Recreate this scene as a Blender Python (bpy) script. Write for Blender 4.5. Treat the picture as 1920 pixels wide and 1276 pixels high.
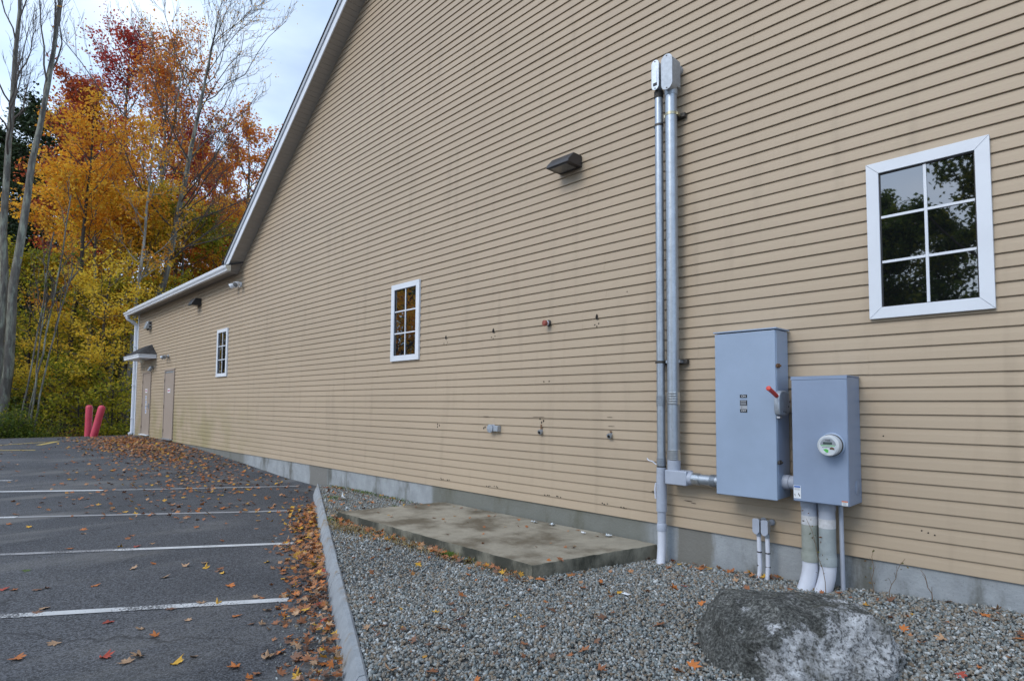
import bpy, math, random
import numpy as np
from mathutils import Vector, Matrix, noise as mnoise

rad = math.radians
for o in list(bpy.data.objects):
    bpy.data.objects.remove(o)
S = bpy.context.scene
COL = S.collection

# ------------------------------------------------------------------ camera
cam = bpy.data.cameras.new('camera')
cam.lens, cam.sensor_width, cam.sensor_fit = 20.6353, 36.0, 'HORIZONTAL'
cam.shift_x, cam.shift_y = -0.01901, 0.03147
cam.clip_start, cam.clip_end = 0.05, 2000
camo = bpy.data.objects.new('camera', cam)
COL.objects.link(camo)
CF = Vector((-0.70122941, 0.71085172, 0.05447142))
CR = Vector((0.71208902, 0.70207184, 0.00493453))
CU = Vector((0.03473513, -0.04224874, 0.99850314))
CP = Vector((0, -5.1268, 1.17539))
camo.matrix_world = Matrix(((CR.x, CU.x, -CF.x, CP.x), (CR.y, CU.y, -CF.y, CP.y), (CR.z, CU.z, -CF.z, CP.z), (0, 0, 0, 1)))
S.camera = camo

# ------------------------------------------------------------------ sky, sun, exposure
SUN_EL, SUN_AZ = 40.0, 186.0          # azimuth of the sun measured from +Y towards +X
W = bpy.data.worlds.new('World'); S.world = W; W.use_nodes = True
nt = W.node_tree; nt.nodes.clear()
N = nt.nodes.new; LK = nt.links.new
wo = N('ShaderNodeOutputWorld'); bg = N('ShaderNodeBackground'); bg.inputs['Strength'].default_value = 0.126
sky = N('ShaderNodeTexSky'); sky.sky_type = 'NISHITA'; sky.sun_disc = False
sky.sun_elevation = rad(SUN_EL); sky.sun_rotation = rad(SUN_AZ)
sky.air_density, sky.dust_density, sky.ozone_density = 1.0, 1.2, 1.3
tc = N('ShaderNodeTexCoord'); mp = N('ShaderNodeMapping'); mp.inputs['Scale'].default_value = (1.0, 1.0, 2.4)
LK(tc.outputs['Generated'], mp.inputs['Vector'])
n1 = N('ShaderNodeTexNoise'); n1.inputs['Scale'].default_value = 1.9; n1.inputs['Detail'].default_value = 6; n1.inputs['Roughness'].default_value = 0.52
LK(mp.outputs['Vector'], n1.inputs['Vector'])
cr = N('ShaderNodeValToRGB'); cr.color_ramp.elements[0].position = 0.32; cr.color_ramp.elements[0].color = (0.42, 0.42, 0.42, 1)
cr.color_ramp.elements[1].position = 0.66; cr.color_ramp.elements[1].color = (0.93, 0.93, 0.93, 1)
LK(n1.outputs['Fac'], cr.inputs['Fac'])
n2 = N('ShaderNodeTexNoise'); n2.inputs['Scale'].default_value = 3.3; n2.inputs['Detail'].default_value = 5
LK(mp.outputs['Vector'], n2.inputs['Vector'])
cc = N('ShaderNodeValToRGB')
cc.color_ramp.elements[0].position = 0.3; cc.color_ramp.elements[0].color = (5.0, 7.0, 10.0, 1)
cc.color_ramp.elements[1].position = 0.7; cc.color_ramp.elements[1].color = (8.4, 9.7, 11.4, 1)
LK(n2.outputs['Fac'], cc.inputs['Fac'])
mx = N('ShaderNodeMix'); mx.data_type = 'RGBA'
LK(cr.outputs['Color'], mx.inputs[0]); LK(sky.outputs['Color'], mx.inputs[6]); LK(cc.outputs['Color'], mx.inputs[7])
LK(mx.outputs[2], bg.inputs['Color']); LK(bg.outputs[0], wo.inputs['Surface'])

sl = bpy.data.lights.new('sun', 'SUN'); sl.energy = 1.3; sl.angle = rad(28); sl.color = (1.0, 0.95, 0.88)
so = bpy.data.objects.new('sun', sl); COL.objects.link(so)
sd = Vector((math.sin(rad(SUN_AZ)) * math.cos(rad(SUN_EL)), math.cos(rad(SUN_AZ)) * math.cos(rad(SUN_EL)), math.sin(rad(SUN_EL))))
so.rotation_euler = sd.to_track_quat('Z', 'Y').to_euler()
so.location = (0, -20, 30)

S.view_settings.view_transform = 'Standard'
S.view_settings.look = 'None'
S.view_settings.exposure = 0.32
S.view_settings.gamma = 1.0
S.view_settings.use_curve_mapping = False
S.cycles.max_bounces = 8
S.cycles.diffuse_bounces = 4
S.cycles.transparent_max_bounces = 16

# ------------------------------------------------------------------ materials
def hexlin(c): return c

def mat(name, col, rough=0.6, var=0.12, scale=6.0, bump=0.0, bscale=None, metal=0.0, col2=None, stretch=(1, 1, 1),
        spec=None, ior=None, coord='Object', rnd=0.0, detail=5, speck=None, trans=0.0):
    """Principled material whose colour wanders between two tones; speck=(scale, lo, hi, colour) adds grain."""
    m = bpy.data.materials.new(name); m.use_nodes = True
    t = m.node_tree; b = t.nodes['Principled BSDF']; n = t.nodes.new; l = t.links.new
    b.inputs['Roughness'].default_value = rough; b.inputs['Metallic'].default_value = metal
    if spec is not None: b.inputs['Specular IOR Level'].default_value = spec
    if ior is not None: b.inputs['IOR'].default_value = ior
    tcn = n('ShaderNodeTexCoord'); mpn = n('ShaderNodeMapping'); mpn.inputs['Scale'].default_value = stretch
    l(tcn.outputs[coord], mpn.inputs['Vector'])
    nz = n('ShaderNodeTexNoise'); nz.inputs['Scale'].default_value = scale; nz.inputs['Detail'].default_value = detail
    nz.inputs['Roughness'].default_value = 0.6
    l(mpn.outputs['Vector'], nz.inputs['Vector'])
    ra = n('ShaderNodeValToRGB'); ra.color_ramp.elements[0].position = 0.32; ra.color_ramp.elements[1].position = 0.68
    c1 = tuple(max(0, x * (1 - var)) for x in col); c2 = col2 or tuple(min(1, x * (1 + var)) for x in col)
    ra.color_ramp.elements[0].color = (*c1, 1); ra.color_ramp.elements[1].color = (*c2, 1)
    l(nz.outputs['Fac'], ra.inputs['Fac'])
    out = ra.outputs['Color']
    if speck:
        s2 = n('ShaderNodeTexNoise'); s2.inputs['Scale'].default_value = speck[0]; s2.inputs['Detail'].default_value = 2
        l(tcn.outputs[coord], s2.inputs['Vector'])
        r2 = n('ShaderNodeMapRange'); r2.inputs['From Min'].default_value = speck[1]; r2.inputs['From Max'].default_value = speck[2]
        l(s2.outputs['Fac'], r2.inputs['Value'])
        mm = n('ShaderNodeMix'); mm.data_type = 'RGBA'
        l(r2.outputs[0], mm.inputs[0]); l(out, mm.inputs[6]); mm.inputs[7].default_value = (*speck[3], 1); out = mm.outputs[2]
    if rnd:
        oi = n('ShaderNodeObjectInfo'); hs = n('ShaderNodeHueSaturation')
        mr = n('ShaderNodeMapRange'); mr.inputs['To Min'].default_value = 1 - rnd; mr.inputs['To Max'].default_value = 1 + rnd
        l(oi.outputs['Random'], mr.inputs['Value']); l(mr.outputs[0], hs.inputs['Value']); l(out, hs.inputs['Color']); out = hs.outputs['Color']
    l(out, b.inputs['Base Color'])
    if bump:
        nb = n('ShaderNodeTexNoise'); nb.inputs['Scale'].default_value = bscale or scale * 6; nb.inputs['Detail'].default_value = 4
        l(mpn.outputs['Vector'], nb.inputs['Vector'])
        bp = n('ShaderNodeBump'); bp.inputs['Strength'].default_value = bump; bp.inputs['Distance'].default_value = 0.02
        l(nb.outputs['Fac'], bp.inputs['Height']); l(bp.outputs['Normal'], b.inputs['Normal'])
    return m

def island_mat(name, cols, rough=0.7, var_scale=1.2, patch=0.35, translucent=0.0, bump=0.0, spec=0.3):
    """Each loose piece (leaf, stone) takes its own tone from the list; a slow noise shifts the choice so tones clump."""
    m = bpy.data.materials.new(name); m.use_nodes = True
    t = m.node_tree; b = t.nodes['Principled BSDF']; n = t.nodes.new; l = t.links.new
    b.inputs['Roughness'].default_value = rough; b.inputs['Specular IOR Level'].default_value = spec
    g = n('ShaderNodeNewGeometry'); tcn = n('ShaderNodeTexCoord')
    nz = n('ShaderNodeTexNoise'); nz.inputs['Scale'].default_value = var_scale; nz.inputs['Detail'].default_value = 2
    l(tcn.outputs['Object'], nz.inputs['Vector'])
    mr = n('ShaderNodeMapRange'); mr.inputs['From Min'].default_value = 0.3; mr.inputs['From Max'].default_value = 0.7
    l(nz.outputs['Fac'], mr.inputs['Value'])
    mi = n('ShaderNodeMix'); mi.data_type = 'FLOAT'; mi.inputs[0].default_value = patch
    l(g.outputs['Random Per Island'], mi.inputs[2]); l(mr.outputs[0], mi.inputs[3])
    ra = n('ShaderNodeValToRGB'); cr_ = ra.color_ramp
    while len(cr_.elements) < len(cols): cr_.elements.new(0.5)
    for i, c in enumerate(cols):
        cr_.elements[i].position = 0.08 + 0.84 * i / max(1, len(cols) - 1); cr_.elements[i].color = (*c, 1)
    l(mi.outputs[0], ra.inputs['Fac'])
    l(ra.outputs['Color'], b.inputs['Base Color'])
    if translucent:
        tr = n('ShaderNodeBsdfTranslucent'); l(ra.outputs['Color'], tr.inputs['Color'])
        mxs = n('ShaderNodeMixShader'); mxs.inputs[0].default_value = translucent
        l(b.outputs[0], mxs.inputs[1]); l(tr.outputs[0], mxs.inputs[2]); l(mxs.outputs[0], t.nodes['Material Output'].inputs['Surface'])
    return m

WHITE = mat('white_trim', (0.69, 0.73, 0.79), 0.45, 0.03, 3, rnd=0.02)
PVCW = mat('white_pvc', (0.60, 0.63, 0.71), 0.35, 0.05, 8)
SOFFIT = mat('tan_soffit_vinyl', (0.33, 0.30, 0.265), 0.6, 0.05, 2)
BOXGREY = mat('grey_enamel', (0.29, 0.37, 0.495), 0.40, 0.07, 2.2, bump=0.10, bscale=3.0)
BOXGREY2 = mat('grey_enamel_meter', (0.235, 0.30, 0.42), 0.42, 0.08, 2.2, bump=0.10, bscale=3.0)
GALV = mat('galvanised_steel', (0.40, 0.445, 0.50), 0.40, 0.10, 14, metal=0.7, bump=0.02, bscale=120, speck=(60, 0.55, 0.8, (0.32, 0.36, 0.41)))
CAST = mat('cast_aluminium', (0.40, 0.44, 0.49), 0.5, 0.12, 30, metal=0.55, bump=0.08, bscale=200)
BRIGHT = mat('bright_zinc', (0.62, 0.65, 0.68), 0.28, 0.1, 20, metal=0.9)
DARKSTEEL = mat('dark_steel', (0.07, 0.065, 0.06), 0.5, 0.3, 30, metal=0.5)
RUST = mat('rusty_steel', (0.16, 0.09, 0.05), 0.8, 0.4, 40, metal=0.2)
PVCG = mat('grey_pvc', (0.36, 0.40, 0.48), 0.5, 0.07, 6)
PVCO = mat('olive_grey_pvc', (0.27, 0.30, 0.26), 0.6, 0.15, 9, col2=(0.33, 0.35, 0.32))
PVCO2 = mat('dusty_grey_pvc', (0.30, 0.34, 0.35), 0.6, 0.15, 9)
TAPE = mat('pale_tape', (0.55, 0.56, 0.58), 0.6, 0.15, 25)
BRONZE = mat('dark_bronze', (0.035, 0.031, 0.031), 0.42, 0.15, 8)
BLACK = mat('black_enamel', (0.018, 0.018, 0.02), 0.45, 0.2, 8)
LENS = mat('ribbed_lamp_glass', (0.16, 0.16, 0.16), 0.15, 0.2, 40)
DOORTAN = mat('tan_door_paint', (0.33, 0.27, 0.225), 0.55, 0.04, 2)
SHINGLE = mat('dark_shingle', (0.035, 0.035, 0.038), 0.9, 0.5, 9, bump=0.5, bscale=60, rnd=0.2)
REDPLAST = mat('faded_red_plastic', (0.60, 0.04, 0.075), 0.5, 0.15, 2.5, col2=(0.64, 0.075, 0.13))
REDH = mat('red_plastic', (0.62, 0.06, 0.04), 0.4, 0.06, 8)
INK = mat('black_ink', (0.01, 0.012, 0.016), 0.4, 0.1, 8)
PAPER = mat('white_label', (0.72, 0.75, 0.78), 0.5, 0.05, 12)
REDINK = mat('red_ink', (0.42, 0.06, 0.12), 0.5, 0.05, 12)
BLUEINK = mat('blue_ink', (0.05, 0.14, 0.42), 0.5, 0.05, 12)
ORANGEINK = mat('orange_ink', (0.55, 0.16, 0.06), 0.5, 0.05, 12)
GREENINK = mat('green_ink', (0.12, 0.60, 0.10), 0.5, 0.05, 12)
GREYINK = mat('grey_ink', (0.35, 0.37, 0.40), 0.5, 0.05, 12)
LCD = mat('meter_display', (0.07, 0.10, 0.09), 0.25, 0.05, 12)
HOLE = mat('dark_hole', (0.012, 0.010, 0.009), 0.9, 0.1, 12)
CREAM = mat('cream_plastic', (0.62, 0.58, 0.47), 0.5, 0.05, 8)

def siding_material():
    m = mat('tan_vinyl_siding', (0.415, 0.330, 0.236), 0.5, 0.035, 0.9, rnd=0.018, stretch=(0.5, 1, 1), bump=0.03, bscale=70, spec=0.35)
    t = m.node_tree; b = t.nodes['Principled BSDF']; n = t.nodes.new; l = t.links.new
    src = b.inputs['Base Color'].links[0].from_socket
    ge = n('ShaderNodeNewGeometry'); sp = n('ShaderNodeSeparateXYZ'); l(ge.outputs['Position'], sp.inputs[0])
    def rng(sock, a, c):
        r = n('ShaderNodeMapRange'); r.interpolation_type = 'SMOOTHSTEP'
        r.inputs['From Min'].default_value = a; r.inputs['From Max'].default_value = c; l(sock, r.inputs['Value']); return r.outputs[0]
    def mul(a, c):
        q = n('ShaderNodeMath'); q.operation = 'MULTIPLY'; l(a, q.inputs[0])
        if isinstance(c, float): q.inputs[1].default_value = c
        else: l(c, q.inputs[1])
        return q.outputs[0]
    # green algae film low on the far end of the wall
    nz = n('ShaderNodeTexNoise'); nz.inputs['Scale'].default_value = 1.3; nz.inputs['Detail'].default_value = 6; l(ge.outputs['Position'], nz.inputs['Vector'])
    f = mul(mul(rng(sp.outputs['X'], -12.0, -19.0), rng(sp.outputs['Z'], 1.9, 0.1)), rng(nz.outputs['Fac'], 0.3, 0.65))
    mm = n('ShaderNodeMix'); mm.data_type = 'RGBA'; l(mul(f, 0.75), mm.inputs[0]); l(src, mm.inputs[6]); mm.inputs[7].default_value = (0.25, 0.225, 0.09, 1)
    # faint grime drips
    mp2 = n('ShaderNodeMapping'); mp2.inputs['Scale'].default_value = (3.5, 1, 0.35); l(ge.outputs['Position'], mp2.inputs['Vector'])
    n3 = n('ShaderNodeTexNoise'); n3.inputs['Scale'].default_value = 1.6; n3.inputs['Detail'].default_value = 5; l(mp2.outputs[0], n3.inputs['Vector'])
    m3 = n('ShaderNodeMix'); m3.data_type = 'RGBA'; l(mul(rng(n3.outputs['Fac'], 0.52, 0.75), 0.35), m3.inputs[0]); l(mm.outputs[2], m3.inputs[6]); m3.inputs[7].default_value = (0.29, 0.23, 0.165, 1)
    l(m3.outputs[2], b.inputs['Base Color'])
    return m
SIDING = siding_material()

def concrete(name, base, dark, wet, scale=2.2, vert=0.35):
    m = mat(name, base, 0.85, 0.14, scale * 3, bump=0.25, bscale=35, speck=(80, 0.62, 0.80, tuple(x * 0.55 for x in base)))
    t = m.node_tree; b = t.nodes['Principled BSDF']; n = t.nodes.new; l = t.links.new
    src = b.inputs['Base Color'].links[0].from_socket
    ge = n('ShaderNodeNewGeometry'); mpn = n('ShaderNodeMapping'); mpn.inputs['Scale'].default_value = (1, 1, vert); l(ge.outputs['Position'], mpn.inputs['Vector'])
    nz = n('ShaderNodeTexNoise'); nz.inputs['Scale'].default_value = scale; nz.inputs['Detail'].default_value = 7; nz.inputs['Roughness'].default_value = 0.62
    l(mpn.outputs[0], nz.inputs['Vector'])
    r = n('ShaderNodeMapRange'); r.interpolation_type = 'SMOOTHSTEP'; r.inputs['From Min'].default_value = wet[0]; r.inputs['From Max'].default_value = wet[1]
    l(nz.outputs['Fac'], r.inputs['Value'])
    fac = r.outputs[0]
    mm = n('ShaderNodeMix'); mm.data_type = 'RGBA'; l(fac, mm.inputs[0]); l(src, mm.inputs[6]); mm.inputs[7].default_value = (*dark, 1)
    l(mm.outputs[2], b.inputs['Base Color'])
    return m, (t, b, n, l, ge, mm, nz)
CONC, _c = concrete('foundation_concrete', (0.30, 0.325, 0.345), (0.12, 0.125, 0.115), (0.50, 0.64), 1.7)
# damp algae stain where the pad and the cleared ground hold water against the wall
t_, b_, n_, l_, ge_, mm_, nz_ = _c
sp_ = n_('ShaderNodeSeparateXYZ'); l_(ge_.outputs['Position'], sp_.inputs[0])
def _win(a, b2, c, d):
    r1 = n_('ShaderNodeMapRange'); r1.interpolation_type = 'SMOOTHSTEP'; r1.inputs['From Min'].default_value = a; r1.inputs['From Max'].default_value = b2
    r2 = n_('ShaderNodeMapRange'); r2.interpolation_type = 'SMOOTHSTEP'; r2.inputs['From Min'].default_value = d; r2.inputs['From Max'].default_value = c
    ad = n_('ShaderNodeMath'); ad.operation = 'MULTIPLY_ADD'; ad.inputs[1].default_value = 0.5
    l_(nz_.outputs['Fac'], ad.inputs[0]); l_(sp_.outputs['X'], ad.inputs[2])
    l_(ad.outputs[0], r1.inputs['Value']); l_(ad.outputs[0], r2.inputs['Value'])
    q = n_('ShaderNodeMath'); q.operation = 'MULTIPLY'; l_(r1.outputs[0], q.inputs[0]); l_(r2.outputs[0], q.inputs[1]); return q.outputs[0]
last = mm_.outputs[2]
for win, colr, st in (((-6.9, -6.75, -3.25, -3.0), (0.115, 0.115, 0.085), 0.75), ((-2.85, -2.8, -2.45, -2.4), (0.17, 0.165, 0.145), 0.9), ((-10.9, -10.8, -10.1, -10.0), (0.17, 0.165, 0.15), 0.9),
                     ((-30, -29, -14.4, -14.0), (0.14, 0.14, 0.12), 0.8)):
    q = n_('ShaderNodeMath'); q.operation = 'MULTIPLY'; l_(_win(*win), q.inputs[0]); q.inputs[1].default_value = st
    m2 = n_('ShaderNodeMix'); m2.data_type = 'RGBA'; l_(q.outputs[0], m2.inputs[0]); l_(last, m2.inputs[6]); m2.inputs[7].default_value = (*colr, 1); last = m2.outputs[2]
l_(last, b_.inputs['Base Color'])
PADC, _c = concrete('weathered_pad_concrete', (0.31, 0.28, 0.22), (0.12, 0.098, 0.065), (0.40, 0.62), 1.6, 1.0)
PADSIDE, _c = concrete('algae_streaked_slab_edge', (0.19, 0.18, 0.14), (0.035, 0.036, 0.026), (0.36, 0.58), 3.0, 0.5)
GRANITE, _c = concrete('granite', (0.28, 0.305, 0.33), (0.235, 0.175, 0.105), (0.54, 0.70), 3.2, 1.0)

def asphalt_material():
    m = bpy.data.materials.new('asphalt'); m.use_nodes = True
    t = m.node_tree; b = t.nodes['Principled BSDF']; n = t.nodes.new; l = t.links.new
    b.inputs['Roughness'].default_value = 0.82; b.inputs['Specular IOR Level'].default_value = 0.35
    ge = n('ShaderNodeNewGeometry')
    def nzr(scale, detail, stops, rough=0.55):
        z = n('ShaderNodeTexNoise'); z.inputs['Scale'].default_value = scale; z.inputs['Detail'].default_value = detail; z.inputs['Roughness'].default_value = rough
        l(ge.outputs['Position'], z.inputs['Vector'])
        r = n('ShaderNodeValToRGB'); e = r.color_ramp.elements
        e[0].position, e[0].color = stops[0][0], (*stops[0][1], 1); e[1].position, e[1].color = stops[1][0], (*stops[1][1], 1)
        l(z.outputs['Fac'], r.inputs['Fac']); return r.outputs['Color'], z
    big, _ = nzr(0.55, 6, ((0.3, (0.049, 0.052, 0.059)), (0.72, (0.082, 0.085, 0.093))))
    grain, _ = nzr(75, 4, ((0.40, (0.25,) * 3), (0.64, (2.1,) * 3)), 0.75)
    mul = n('ShaderNodeMix'); mul.data_type = 'RGBA'; mul.blend_type = 'MULTIPLY'; mul.inputs[0].default_value = 1
    l(big, mul.inputs[6]); l(grain, mul.inputs[7])
    vo = n('ShaderNodeTexVoronoi'); vo.inputs['Scale'].default_value = 85; l(ge.outputs['Position'], vo.inputs['Vector'])
    ms = n('ShaderNodeMapRange'); ms.inputs['From Min'].default_value = 0.28; ms.inputs['From Max'].default_value = 0.12; l(vo.outputs['Distance'], ms.inputs['Value'])
    wn = n('ShaderNodeMath'); wn.operation = 'GREATER_THAN'; wn.inputs[1].default_value = 0.66
    sc_ = n('ShaderNodeSeparateColor'); l(vo.outputs['Color'], sc_.inputs[0]); l(sc_.outputs[0], wn.inputs[0])
    q = n('ShaderNodeMath'); q.operation = 'MULTIPLY'; l(ms.outputs[0], q.inputs[0]); l(wn.outputs[0], q.inputs[1])
    mg = n('ShaderNodeMix'); mg.data_type = 'RGBA'; l(q.outputs[0], mg.inputs[0]); l(mul.outputs[2], mg.inputs[6]); mg.inputs[7].default_value = (0.27, 0.27, 0.27, 1)
    # dusty streaks left by run-off
    mp2 = n('ShaderNodeMapping'); mp2.inputs['Rotation'].default_value = (0, 0, rad(-34)); mp2.inputs['Scale'].default_value = (1.0, 0.28, 1)
    l(ge.outputs['Position'], mp2.inputs['Vector'])
    dz = n('ShaderNodeTexNoise'); dz.inputs['Scale'].default_value = 1.5; dz.inputs['Detail'].default_value = 7; l(mp2.outputs[0], dz.inputs['Vector'])
    dr = n('ShaderNodeMapRange'); dr.interpolation_type = 'SMOOTHSTEP'; dr.inputs['From Min'].default_value = 0.50; dr.inputs['From Max'].default_value = 0.74; dr.inputs['To Max'].default_value = 0.55
    l(dz.outputs['Fac'], dr.inputs['Value'])
    md = n('ShaderNodeMix'); md.data_type = 'RGBA'; l(dr.outputs[0], md.inputs[0]); l(mg.outputs[2], md.inputs[6]); md.inputs[7].default_value = (0.20, 0.195, 0.185, 1)
    # fine cracks
    vc = n('ShaderNodeTexVoronoi'); vc.feature = 'DISTANCE_TO_EDGE'; vc.inputs['Scale'].default_value = 0.42
    nw = n('ShaderNodeTexNoise'); nw.inputs['Scale'].default_value = 1.7; nw.inputs['Detail'].default_value = 6; l(ge.outputs['Position'], nw.inputs['Vector'])
    ad = n('ShaderNodeVectorMath'); ad.operation = 'MULTIPLY_ADD'; ad.inputs[1].default_value = (0.9, 0.9, 0); l(nw.outputs['Color'], ad.inputs[0]); l(ge.outputs['Position'], ad.inputs[2])
    l(ad.outputs[0], vc.inputs['Vector'])
    cr2 = n('ShaderNodeMapRange'); cr2.inputs['From Min'].default_value = 0.0; cr2.inputs['From Max'].default_value = 0.006; cr2.inputs['To Min'].default_value = 0.65; cr2.inputs['To Max'].default_value = 0.0
    l(vc.outputs['Distance'], cr2.inputs['Value'])
    mc = n('ShaderNodeMix'); mc.data_type = 'RGBA'; l(cr2.outputs[0], mc.inputs[0]); l(md.outputs[2], mc.inputs[6]); mc.inputs[7].default_value = (0.018, 0.018, 0.018, 1)
    l(mc.outputs[2], b.inputs['Base Color'])
    bz = n('ShaderNodeTexNoise'); bz.inputs['Scale'].default_value = 110; bz.inputs['Detail'].default_value = 3; l(ge.outputs['Position'], bz.inputs['Vector'])
    bp = n('ShaderNodeBump'); bp.inputs['Strength'].default_value = 0.6; bp.inputs['Distance'].default_value = 0.006; l(bz.outputs['Fac'], bp.inputs['Height']); l(bp.outputs[0], b.inputs['Normal'])
    return m
ASPHALT = asphalt_material()

def paint_material(name, col):
    m = mat(name, col, 0.7, 0.1, 5, coord='Object')
    t = m.node_tree; b = t.nodes['Principled BSDF']; n = t.nodes.new; l = t.links.new
    ge = n('ShaderNodeNewGeometry')
    z = n('ShaderNodeTexNoise'); z.inputs['Scale'].default_value = 60; z.inputs['Detail'].default_value = 4; l(ge.outputs['Position'], z.inputs['Vector'])
    z2 = n('ShaderNodeTexNoise'); z2.inputs['Scale'].default_value = 1.1; z2.inputs['Detail'].default_value = 4; l(ge.outputs['Position'], z2.inputs['Vector'])
    a = n('ShaderNodeMath'); a.operation = 'MULTIPLY_ADD'; a.inputs[1].default_value = 1.6; a.inputs[2].default_value = -0.90; l(z2.outputs['Fac'], a.inputs[0])
    s = n('ShaderNodeMath'); s.operation = 'ADD'; l(a.outputs[0], s.inputs[0]); l(z.outputs['Fac'], s.inputs[1])
    r = n('ShaderNodeMapRange'); r.inputs['From Min'].default_value = 0.56; r.inputs['From Max'].default_value = 0.66; l(s.outputs[0], r.inputs['Value'])
    src = b.inputs['Base Color'].links[0].from_socket
    mm = n('ShaderNodeMix'); mm.data_type = 'RGBA'; l(r.outputs[0], mm.inputs[0]); l(src, mm.inputs[6]); mm.inputs[7].default_value = (0.085, 0.086, 0.09, 1)
    l(mm.outputs[2], b.inputs['Base Color'])
    return m
LINEW = paint_material('worn_white_paint', (0.54, 0.55, 0.56))
LINEF = paint_material('faded_white_paint', (0.30, 0.30, 0.31))
LINEY = paint_material('worn_yellow_paint', (0.48, 0.36, 0.10))
GRAVELBED = mat('gravel_bed', (0.15, 0.155, 0.155), 0.95, 0.4, 30, bump=0.7, bscale=60, coord='Object')
GRAVEL = island_mat('crushed_stone', [(0.09, 0.10, 0.10), (0.16, 0.185, 0.185), (0.235, 0.265, 0.27), (0.215, 0.175, 0.13), (0.25, 0.255, 0.24), (0.33, 0.355, 0.35), (0.19, 0.145, 0.10), (0.28, 0.24, 0.19), (0.245, 0.28, 0.295), (0.50, 0.52, 0.52)], 0.8, 0.8, 0.12)
FLOORM = mat('forest_floor', (0.075, 0.055, 0.03), 0.95, 0.4, 0.8, col2=(0.16, 0.085, 0.035), bump=0.5, bscale=8)

def glass_material():
    m = bpy.data.materials.new('dark_window_glass'); m.use_nodes = True
    t = m.node_tree; b = t.nodes['Principled BSDF']; n = t.nodes.new; l = t.links.new
    b.inputs['Base Color'].default_value = (0.006, 0.007, 0.008, 1); b.inputs['Roughness'].default_value = 0.015
    b.inputs['IOR'].default_value = 3.1
    tcn = n('ShaderNodeTexCoord'); z = n('ShaderNodeTexNoise'); z.inputs['Scale'].default_value = 1.6; z.inputs['Detail'].default_value = 1
    l(tcn.outputs['Object'], z.inputs['Vector'])
    bp = n('ShaderNodeBump'); bp.inputs['Strength'].default_value = 0.08; bp.inputs['Distance'].default_value = 0.02
    l(z.outputs['Fac'], bp.inputs['Height']); l(bp.outputs[0], b.inputs['Normal'])
    return m
GLASS = glass_material()

def clear_material():
    m = bpy.data.materials.new('clear_meter_glass'); m.use_nodes = True
    b = m.node_tree.nodes['Principled BSDF']
    b.inputs['Base Color'].default_value = (0.9, 0.93, 0.95, 1); b.inputs['Roughness'].default_value = 0.03
    b.inputs['Transmission Weight'].default_value = 1.0; b.inputs['IOR'].default_value = 1.12
    n = m.node_tree.nodes.new('ShaderNodeTexNoise'); n.inputs['Scale'].default_value = 30
    mr = m.node_tree.nodes.new('ShaderNodeMapRange'); mr.inputs['To Min'].default_value = 0.0; mr.inputs['To Max'].default_value = 0.12
    m.node_tree.links.new(n.outputs['Fac'], mr.inputs['Value']); m.node_tree.links.new(mr.outputs[0], b.inputs['Roughness'])
    return m
CLEAR = clear_material()

# ------------------------------------------------------------------ mesh helpers
def origin(o):
    v = Vector((0, 0, 0))
    while o is not None:
        v = v + o.location; o = o.parent
    return v

def link(o, parent=None):
    COL.objects.link(o)
    if parent is not None: o.parent = parent
    return o

def tag(o, label=None, cat=None, group=None, kind=None):
    if label: o['label'] = label
    if cat: o['category'] = cat
    if group: o['group'] = group
    if kind: o['kind'] = kind
    return o

def empty(name, loc, label=None, cat=None, group=None, parent=None):
    o = bpy.data.objects.new(name, None); o.empty_display_size = 0.1
    o.location = Vector(loc) - origin(parent)
    link(o, parent)
    return tag(o, label, cat, group)

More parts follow.
